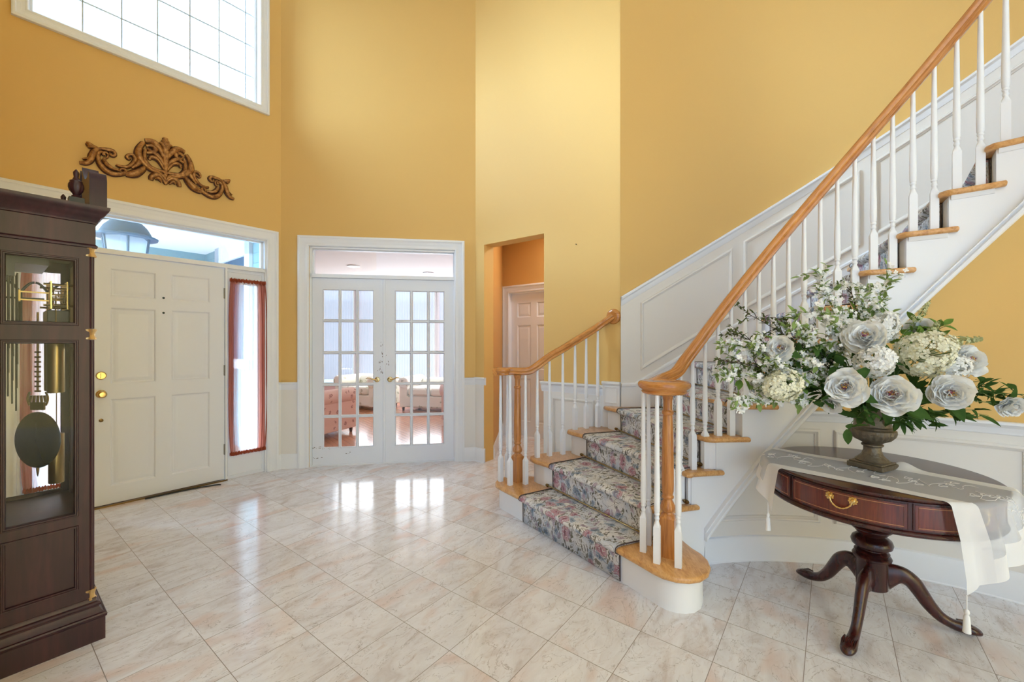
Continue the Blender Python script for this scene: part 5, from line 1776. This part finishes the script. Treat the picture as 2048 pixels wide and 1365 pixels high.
M['pet'] = petal_mat('white_silk_petal', srgb(252, 252, 250), srgb(246, 246, 244))
M['petc'] = petal_mat('cream_silk_petal', srgb(238, 236, 206), srgb(244, 242, 228))
M['petg'] = petal_mat('greenish_bud', srgb(196, 204, 150), srgb(222, 222, 186))
M['petp'] = petal_mat('magenta_petal_heart', srgb(196, 92, 140), srgb(226, 160, 186))
M['stamen'] = simple('yellow_stamen', srgb(220, 176, 80), 0.6)
M['leaf'] = petal_mat('dark_green_leaf', srgb(54, 84, 42), srgb(84, 112, 58))
M['leafl'] = petal_mat('light_green_leaf', srgb(122, 150, 82), srgb(160, 180, 116))
M['leafo'] = petal_mat('olive_small_leaf', srgb(74, 84, 56), srgb(110, 120, 76))
M['leafy'] = petal_mat('fresh_green_leaf', srgb(92, 132, 58), srgb(132, 160, 80))
M['twig'] = simple('dark_brown_twig', srgb(66, 50, 42), 0.7)
M['stem'] = simple('green_stem', srgb(98, 118, 66), 0.6)

ROOT = Vector((UX, UY, UZ + 0.285))
RN = random.Random(21)


def rvec(r=RN):
    while True:
        v = Vector((r.uniform(-1, 1), r.uniform(-1, 1), r.uniform(-1, 1)))
        if 0.05 < v.length < 1: return v.normalized()


def leafm(m, p, d, up, L, W, curl=0.25, seg=5):
    d = d.normalized(); s = d.cross(up)
    if s.length < 0.05: s = d.cross(Vector((1, 0, 0.1)))
    s.normalize(); n_ = s.cross(d).normalized()
    rows = []
    for i in range(seg + 1):
        f = i / seg
        w = W * sin(pi * min(1, f * 0.93 + 0.05)) ** 0.8 * (1 - 0.25 * f)
        if i == seg: w = W * 0.03
        c = p + d * L * f - n_ * curl * L * f * f
        rows.append([c - s * w + n_ * w * 0.3, c, c + s * w + n_ * w * 0.3])
    m.grid(rows)


def petalm(m, p, d, nrm, L, W, cup=0.4, seg=4, wseg=4, ruf=0.0, r=RN):
    """cupped petal starting at p, growing along d, opening towards nrm"""
    d = d.normalized(); s = d.cross(nrm).normalized(); n_ = s.cross(d).normalized()
    ph = r.uniform(0, 6)
    rows = []
    for i in range(seg + 1):
        f = i / seg
        w = W * (0.25 + 0.75 * sin(pi * min(f * 0.62 + 0.06, 0.5) )) * (1.0 if f < 0.8 else 0.86)
        row = []
        for j in range(wseg + 1):
            g = -1 + 2 * j / wseg
            edge = (1 - 0.22 * g * g * f)
            row.append(p + d * (L * f * edge) + s * (w * g) + n_ * (cup * L * (f * f * 0.7 - f * 0.15) + cup * W * 0.5 * g * g + ruf * L * f * sin(g * 4 + ph)))
        rows.append(row)
    m.grid(rows)


def stem_to(m, p, r0=0.0028, r1=0.0018, bend=0.10, root=None):
    a = root or (ROOT + Vector((RN.uniform(-.03, .03), RN.uniform(-.03, .03), -0.02)))
    mid = (a + p) / 2 + Vector((0, 0, bend * (p - a).length))
    m.tube([a, a.lerp(mid, 0.5) + Vector((0, 0, 0.02)), mid, mid.lerp(p, 0.5) + Vector((0, 0, 0.012)), p], [r0, r0, (r0 + r1) / 2, r1, r1], 6)


def peony(p, face, R, label, pink=0.5, group='white peonies', seed=1):
    r = random.Random(seed)
    t_ = thing('peony', label, 'flower', tuple(p), group=group)
    face = face.normalized()
    u = face.cross(Vector((0, 0, 1))).normalized(); w = face.cross(u).normalized()
    m = MB()
    layers = [(7, 1.00, 0.62, 0.02, 0.00), (7, 0.92, 0.58, 0.22, 0.05), (7, 0.82, 0.52, 0.42, 0.10), (7, 0.70, 0.44, 0.60, 0.15), (7, 0.58, 0.36, 0.78, 0.20), (6, 0.46, 0.28, 0.95, 0.24), (5, 0.34, 0.22, 1.12, 0.27)]
    for cnt, Lf, Wf, lift, fw in layers:
        for k in range(cnt):
            a = 2 * pi * (k + r.uniform(-.35, .35)) / cnt + lift * 3
            rad = u * cos(a) + w * sin(a)
            l_ = lift + r.uniform(-0.2, 0.2)
            d = rad * cos(l_) + face * sin(l_)
            nrm = face * cos(l_) - rad * sin(l_)
            petalm(m, p + face * R * (fw - 0.1), d, nrm, R * Lf * r.uniform(.8, 1.08), R * Wf * r.uniform(.8, 1.1), r.uniform(0.30, 0.55), 6, 6, r.uniform(0.08, 0.18), r)
    m.build('petals', M['pet'], t_, smooth=80, recalc=False)
    m = MB()
    for k in range(int(7 * pink) + 2):
        a = r.uniform(0, 6.28); rad = u * cos(a) + w * sin(a); l_ = r.uniform(0.9, 1.4)
        petalm(m, p + rad * R * 0.06 + face * R * 0.12, rad * cos(l_) + face * sin(l_), face * cos(l_) - rad * sin(l_), R * 0.42, R * 0.13, 0.5, 3, 2, 0.1, r)
    m.build('pink_heart', M['petp'], t_, smooth=80, recalc=False)
    m = MB()
    for k in range(16):
        a = r.uniform(0, 6.28); rad = u * cos(a) + w * sin(a)
        q = p + rad * R * 0.02 + face * R * 0.15; e = q + (face + rad * r.uniform(0, .5)).normalized() * R * 0.36
        m.tube([q, e], 0.0009, 4); m.lathe([(0.0005, -0.002), (0.002, 0), (0.0005, 0.002)], e, 5)
    m.build('stamens', M['stamen'], t_)
    m = MB(); stem_to(m, p - face * R * 0.15, bend=0.05); m.build('stem', M['stem'], t_)
    m = MB()
    for k in range(4):
        a = r.uniform(0, 6.28); rad = u * cos(a) + w * sin(a)
        leafm(m, p - face * R * 0.2, rad + face * r.uniform(-.5, 0.1), face, R * r.uniform(1.2, 1.7), R * 0.32, 0.2)
    m.build('leaves', M['leaf'], t_, smooth=80, recalc=False)
    return t_


def floret(m, p, nrm, R, r, np_=4):
    nrm = nrm.normalized(); u = nrm.cross(rvec(r)).normalized(); w = nrm.cross(u)
    a0 = r.uniform(0, 6.28)
    for k in range(np_):
        a = a0 + 2 * pi * k / np_
        d = u * cos(a) + w * sin(a); s = u * -sin(a) + w * cos(a)
        lift = r.uniform(0.05, 0.3)
        b = m.pts([p, p + d * R * 0.55 - s * R * 0.42 + nrm * R * lift * .5, p + d * R * 1.0 + nrm * R * lift, p + d * R * 0.55 + s * R * 0.42 + nrm * R * lift * .5])
        m.f.append((b, b + 1, b + 2, b + 3))


def hydrangea(p, ax, L, R, label, mat='petc', n_=190, fr=0.017, seed=2, name='hydrangea', group='hydrangea heads in the bouquet'):
    r = random.Random(seed)
    t_ = thing(name, label, 'flower', tuple(p), group=group)
    ax = ax.normalized(); u = ax.cross(Vector((0.1, 0.2, 1))).normalized(); w = ax.cross(u).normalized()
    m = MB()
    for k in range(n_):
        v = rvec(r)
        q = p + ax * v.z * L + (u * v.x + w * v.y) * R * (1 - 0.25 * v.z) * r.uniform(0.86, 1.05)
        nrm = (ax * v.z / max(L, .01) + (u * v.x + w * v.y) / R).normalized()
        floret(m, q, (nrm + rvec(r) * 0.35), fr * r.uniform(.8, 1.2), r)
    m.build('florets', M[mat], t_, smooth=0, recalc=False)
    m = MB()
    for k in range(40):
        v = rvec(r); q = p + ax * v.z * L * .8 + (u * v.x + w * v.y) * R * .8
        m.tube([p - ax * L * 0.5, q], 0.0010, 4)
    stem_to(m, p - ax * L * 0.7, bend=0.04)
    m.build('stem', M['stem'], t_)
    m = MB()
    for k in range(4):
        a = r.uniform(0, 6.28); rad = u * cos(a) + w * sin(a)
        leafm(m, p - ax * L * 0.8, rad + ax * r.uniform(-.5, .1), ax, R * r.uniform(1.1, 1.6), R * 0.4, 0.2)
    m.build('leaves', M['leaf'], t_, smooth=80, recalc=False)


def spray(tip, label, seed, n_side=7, spread=0.10, mat='pet', lmat='leafl', twig='stem', blossom=0.018, nb=60, nl=22, leafL=0.04, leafW=0.009, start=0.5, cat='flower', name='blossom_branch', group='white blossom branches', bend=0.1, root=None):
    r = random.Random(seed)
    a = root or (ROOT + Vector((r.uniform(-.04, .04), r.uniform(-.04, .04), -0.02)))
    t_ = thing(name, label, cat, tuple(tip), group=group)
    v = tip - a
    mid = a + v * 0.5 + Vector((0, 0, bend * v.length))
    q = lambda f: (1 - f) ** 2 * a + 2 * f * (1 - f) * mid + f * f * tip
    m = MB(); m.tube([q(i / 10) for i in range(11)], [0.0035 - 0.0022 * i / 10 for i in range(11)], 6)
    ends = [tip]
    for k in range(n_side):
        f = start + (1 - start) * (k + r.random()) / n_side
        o = q(f); d = (v.normalized() * 0.9 + rvec(r) * 0.9).normalized() * spread * r.uniform(.5, 1.1)
        e = o + d
        m.tube([o, o + d * 0.5 + Vector((0, 0, 0.008)), e], [0.0018, 0.0014, 0.0009], 5)
        ends += [e, o + d * 0.6, o]
    m.build('branch', M[twig], t_)
    if nb:
        m = MB()
        for k in range(nb):
            c = r.choice(ends) + rvec(r) * spread * r.uniform(0.05, 0.34)
            nrm = (rvec(r) + Vector((0, -0.9, 0.3)))
            floret(m, c, nrm, blossom * r.uniform(.7, 1.25), r, 5 if blossom > .014 else 4)
            if r.random() < .5: floret(m, c + nrm.normalized() * blossom * .2, nrm, blossom * .55, r, 4)
        m.build('blossoms', M[mat], t_, smooth=0, recalc=False)
    if nl:
        m = MB()
        for k in range(nl):
            o = r.choice(ends) + rvec(r) * spread * 0.08
            leafm(m, o, (v.normalized() * 0.7 + rvec(r)), Vector((0, -0.3, 1)) + rvec(r) * .4, leafL * r.uniform(.7, 1.3), leafW * r.uniform(.8, 1.2), 0.2)
        m.build('leaves', M[lmat], t_, smooth=80, recalc=False)


cam_dir = lambda p: (Vector((0, 0, CAM_H)) - p).normalized()
for i, (x, y, Y, rp_, dx, dz, pk, lb) in enumerate((
        (1690, 774, 1.78, 41, -0.1, 0.0, 0.5, 'white peony with yellow stamens above the left rim of the urn'),
        (1783, 792, 1.74, 43, 0.05, 0.25, 1.0, 'white peony with magenta heart above the right rim of the urn'),
        (1899, 787, 1.74, 40, 0.25, 0.0, 0.8, 'white peony with rosy heart, rightmost of the front row'),
        (1562, 698, 1.86, 27, -0.3, 0.3, 0.4, 'small white peony among the blossoms at the left of the bouquet'),
        (1733, 676, 1.84, 42, -0.2, 0.5, 0.0, 'large ruffled white peony in the middle of the bouquet'),
        (1663, 808, 1.84, 22, -0.6, -0.6, 0.6, 'half hidden white peony drooping below the left front bloom'),
        (1932, 722, 1.95, 34, 0.6, 0.2, 0.1, 'pale white peony behind the right hand hydrangea'),
        (1838, 662, 2.08, 28, 0.2, 0.5, 0.0, 'white peony at the back among green leaves'),
        (2018, 812, 1.95, 26, 0.7, -0.4, 0.0, 'white peony on the trailing branch at the far right'))):
    p = at(x, y, Y)
    f = cam_dir(p) + Vector((dx, 0, dz))
    peony(p, f, rp_ / FOC * Y * 0.98, lb, pk, seed=40 + i)
for i, (x, y, Y, L_, R_, axx, mat, n_, lb) in enumerate((
        (1853, 706, 1.82, 0.105, 0.092, (0.5, -0.5, 0.5), 'petc', 330, 'large cream hydrangea at the right of the bouquet'),
        (1562, 772, 1.80, 0.085, 0.062, (-0.9, -0.3, -0.1), 'petc', 230, 'cream hydrangea reaching left over the stair end'),
        (1752, 722, 1.78, 0.075, 0.066, (0.0, -0.7, 0.3), 'pet', 190, 'white hydrangea under the middle peony'),
        (1765, 655, 1.90, 0.070, 0.060, (0.2, -0.4, 0.7), 'pet', 150, 'white hydrangea above and right of the middle peony'),
        (1905, 735, 1.90, 0.070, 0.060, (0.8, -0.3, 0.2), 'pet', 150, 'loose white hydrangea at the right edge of the bouquet'))):
    hydrangea(at(x, y, Y), Vector(axx), L_, R_, lb, mat, n_, 0.0165, 60 + i)
for i, (x, y, Y, sp, nb, nl, lb) in enumerate((
        (1636, 548, 1.95, 0.085, 100, 20, 'tall white blossom branch, topmost at the left of the centre'),
        (1718, 572, 1.98, 0.080, 90, 20, 'tall white blossom branch standing right of the topmost one'),
        (1775, 548, 2.02, 0.075, 34, 16, 'thin white blossom branch pointing up right across the stair tread'),
        (1642, 625, 1.90, 0.080, 90, 16, 'white blossom branch just below the topmost branch'),
        (1590, 655, 1.88, 0.08, 60, 26, 'blossom branch with many pale leaves above the small peony'),
        (1470, 690, 1.90, 0.090, 90, 34, 'blossom branch reaching furthest left in the upper tier'),
        (1455, 745, 1.88, 0.090, 120, 30, 'blossom branch reaching left across the newel balusters'),
        (1475, 800, 1.84, 0.085, 110, 26, 'blossom branch drooping lowest at the left'),
        (1530, 735, 1.84, 0.085, 110, 20, 'dense blossom branch between the small peony and left hydrangea'),
        (1615, 725, 1.88, 0.075, 50, 16, 'blossom branch in the shadow left of the middle peony'),
        (1620, 690, 1.95, 0.075, 60, 16, 'blue white blossom branch behind the small peony'),
        (1755, 610, 2.0, 0.075, 55, 16, 'blossom branch standing over the middle hydrangea'))):
    spray(at(x, y, Y), lb, 80 + i, spread=sp, nb=int(nb * 2.4), nl=int(nl * 3.9), start=0.5, n_side=12, blossom=0.0125, leafL=0.038, leafW=0.010)
for i, (x, y, Y, lb) in enumerate((
        (1490, 625, 1.92, 'dark twig of tiny leaves pointing left at the top'),
        (1460, 665, 1.94, 'dark twig of tiny leaves in the middle left'),
        (1560, 640, 1.98, 'dark twig of tiny leaves behind the blossoms'),
        (1435, 720, 1.86, 'bare dark twig reaching furthest left'),
        (1700, 575, 2.06, 'dark leafed twig between the two tall blossom branches'))):
    spray(at(x, y, Y), lb, 120 + i, n_side=11, spread=0.075, nb=0, nl=130, lmat='leafo', twig='twig', leafL=0.022, leafW=0.006, start=0.5, cat='foliage', name='leafy_twig', group='dark leafed twigs')
for i, (x, y, Y, L_, W_, nl, mt, st_, lb) in enumerate((
        (1815, 690, 1.96, 0.05, 0.022, 36, 'leafy', 0.55, 'round leafed fresh green branch right of the middle peony'),
        (1835, 640, 2.05, 0.045, 0.018, 26, 'leafy', 0.6, 'fresh green branch rising against the ochre wall'),
        (1880, 655, 2.0, 0.045, 0.018, 24, 'leafy', 0.6, 'green leaf branch behind the large cream hydrangea'),
        (1985, 785, 1.92, 0.050, 0.014, 34, 'leaf', 0.55, 'dark green leaf branch trailing towards the right'),
        (2045, 790, 1.95, 0.050, 0.014, 30, 'leaf', 0.65, 'dark green leaf branch, rightmost tip of the bouquet'),
        (1955, 835, 1.84, 0.060, 0.020, 16, 'leaf', 0.6, 'dark green leaves hanging below the right hand peony'),
        (1870, 838, 1.80, 0.060, 0.020, 18, 'leaf', 0.5, 'dark green leaves hanging right of the urn'),
        (1810, 840, 1.82, 0.055, 0.012, 26, 'leaf', 0.3, 'narrow dark leaves hanging over the right rim of the urn'),
        (1712, 838, 1.80, 0.060, 0.018, 24, 'leaf', 0.3, 'broad dark leaves hanging over the left rim of the urn'),
        (1640, 790, 1.86, 0.065, 0.022, 26, 'leaf', 0.5, 'dark leaf branch under the cream left hydrangea'),
        (1650, 715, 1.92, 0.070, 0.020, 44, 'leaf', 0.4, 'dark leaf mass left of the middle peony'),
        (1540, 700, 1.96, 0.060, 0.016, 40, 'leafy', 0.4, 'green leaf branch behind the small left peony'),
        (1500, 750, 1.94, 0.055, 0.014, 40, 'leafy', 0.5, 'green leaf branch deep in the left blossom cluster'),
        (1700, 640, 2.00, 0.055, 0.015, 36, 'leafy', 0.5, 'green leaf branch above the middle peony'),
        (1600, 745, 1.90, 0.070, 0.018, 26, 'leaf', 0.5, 'dark leaves behind the left hydrangea'),
        (1740, 800, 1.84, 0.065, 0.018, 34, 'leaf', 0.2, 'dark leaves between the two front peonies'),
        (1840, 780, 1.84, 0.065, 0.018, 34, 'leaf', 0.3, 'dark leaves below the large cream hydrangea'),
        (1790, 745, 1.88, 0.065, 0.018, 30, 'leaf', 0.3, 'dark leaves right of the middle hydrangea'))):
    spray(at(x, y, Y), lb, 140 + i, n_side=8, spread=0.075, nb=0, nl=nl, lmat=mt, twig='stem', leafL=L_, leafW=W_, start=st_, cat='foliage', name='leafy_branch', group='green leaf branches')
for i, (x, y, Y, dx, dz, lb) in enumerate(((1925, 682, 1.90, 1.0, 0.12, 'cream green budded spike pointing right above the hydrangea'), (1845, 622, 2.0, 0.5, 0.8, 'small green budded spike pointing up at the ochre wall'), (1865, 660, 1.95, 0.6, 0.8, 'green budded spike standing over the large hydrangea'))):
    r = random.Random(160 + i)
    p = at(x, y, Y); ax = Vector((dx, -0.1, dz)).normalized()
    t_ = thing('bud_spike', lb, 'flower', tuple(p), group='green budded spikes')
    m = MB(); stem_to(m, p - ax * 0.05); m.tube([p - ax * 0.05, p + ax * 0.06], 0.0015, 5); m.build('stem', M['stem'], t_)
    m = MB(); L_ = 0.075 if i == 0 else 0.045
    for k in range(160 if i == 0 else 80):
        f = r.random(); v = rvec(r); q = p + ax * (f * 2 - 1) * L_ + v * (0.030 * (1 - f * 0.75) * (1 if i == 0 else .7))
        floret(m, q, v + ax * 0.5, 0.008, r, 4)
    m.build('buds', M['petg'], t_, smooth=0, recalc=False)
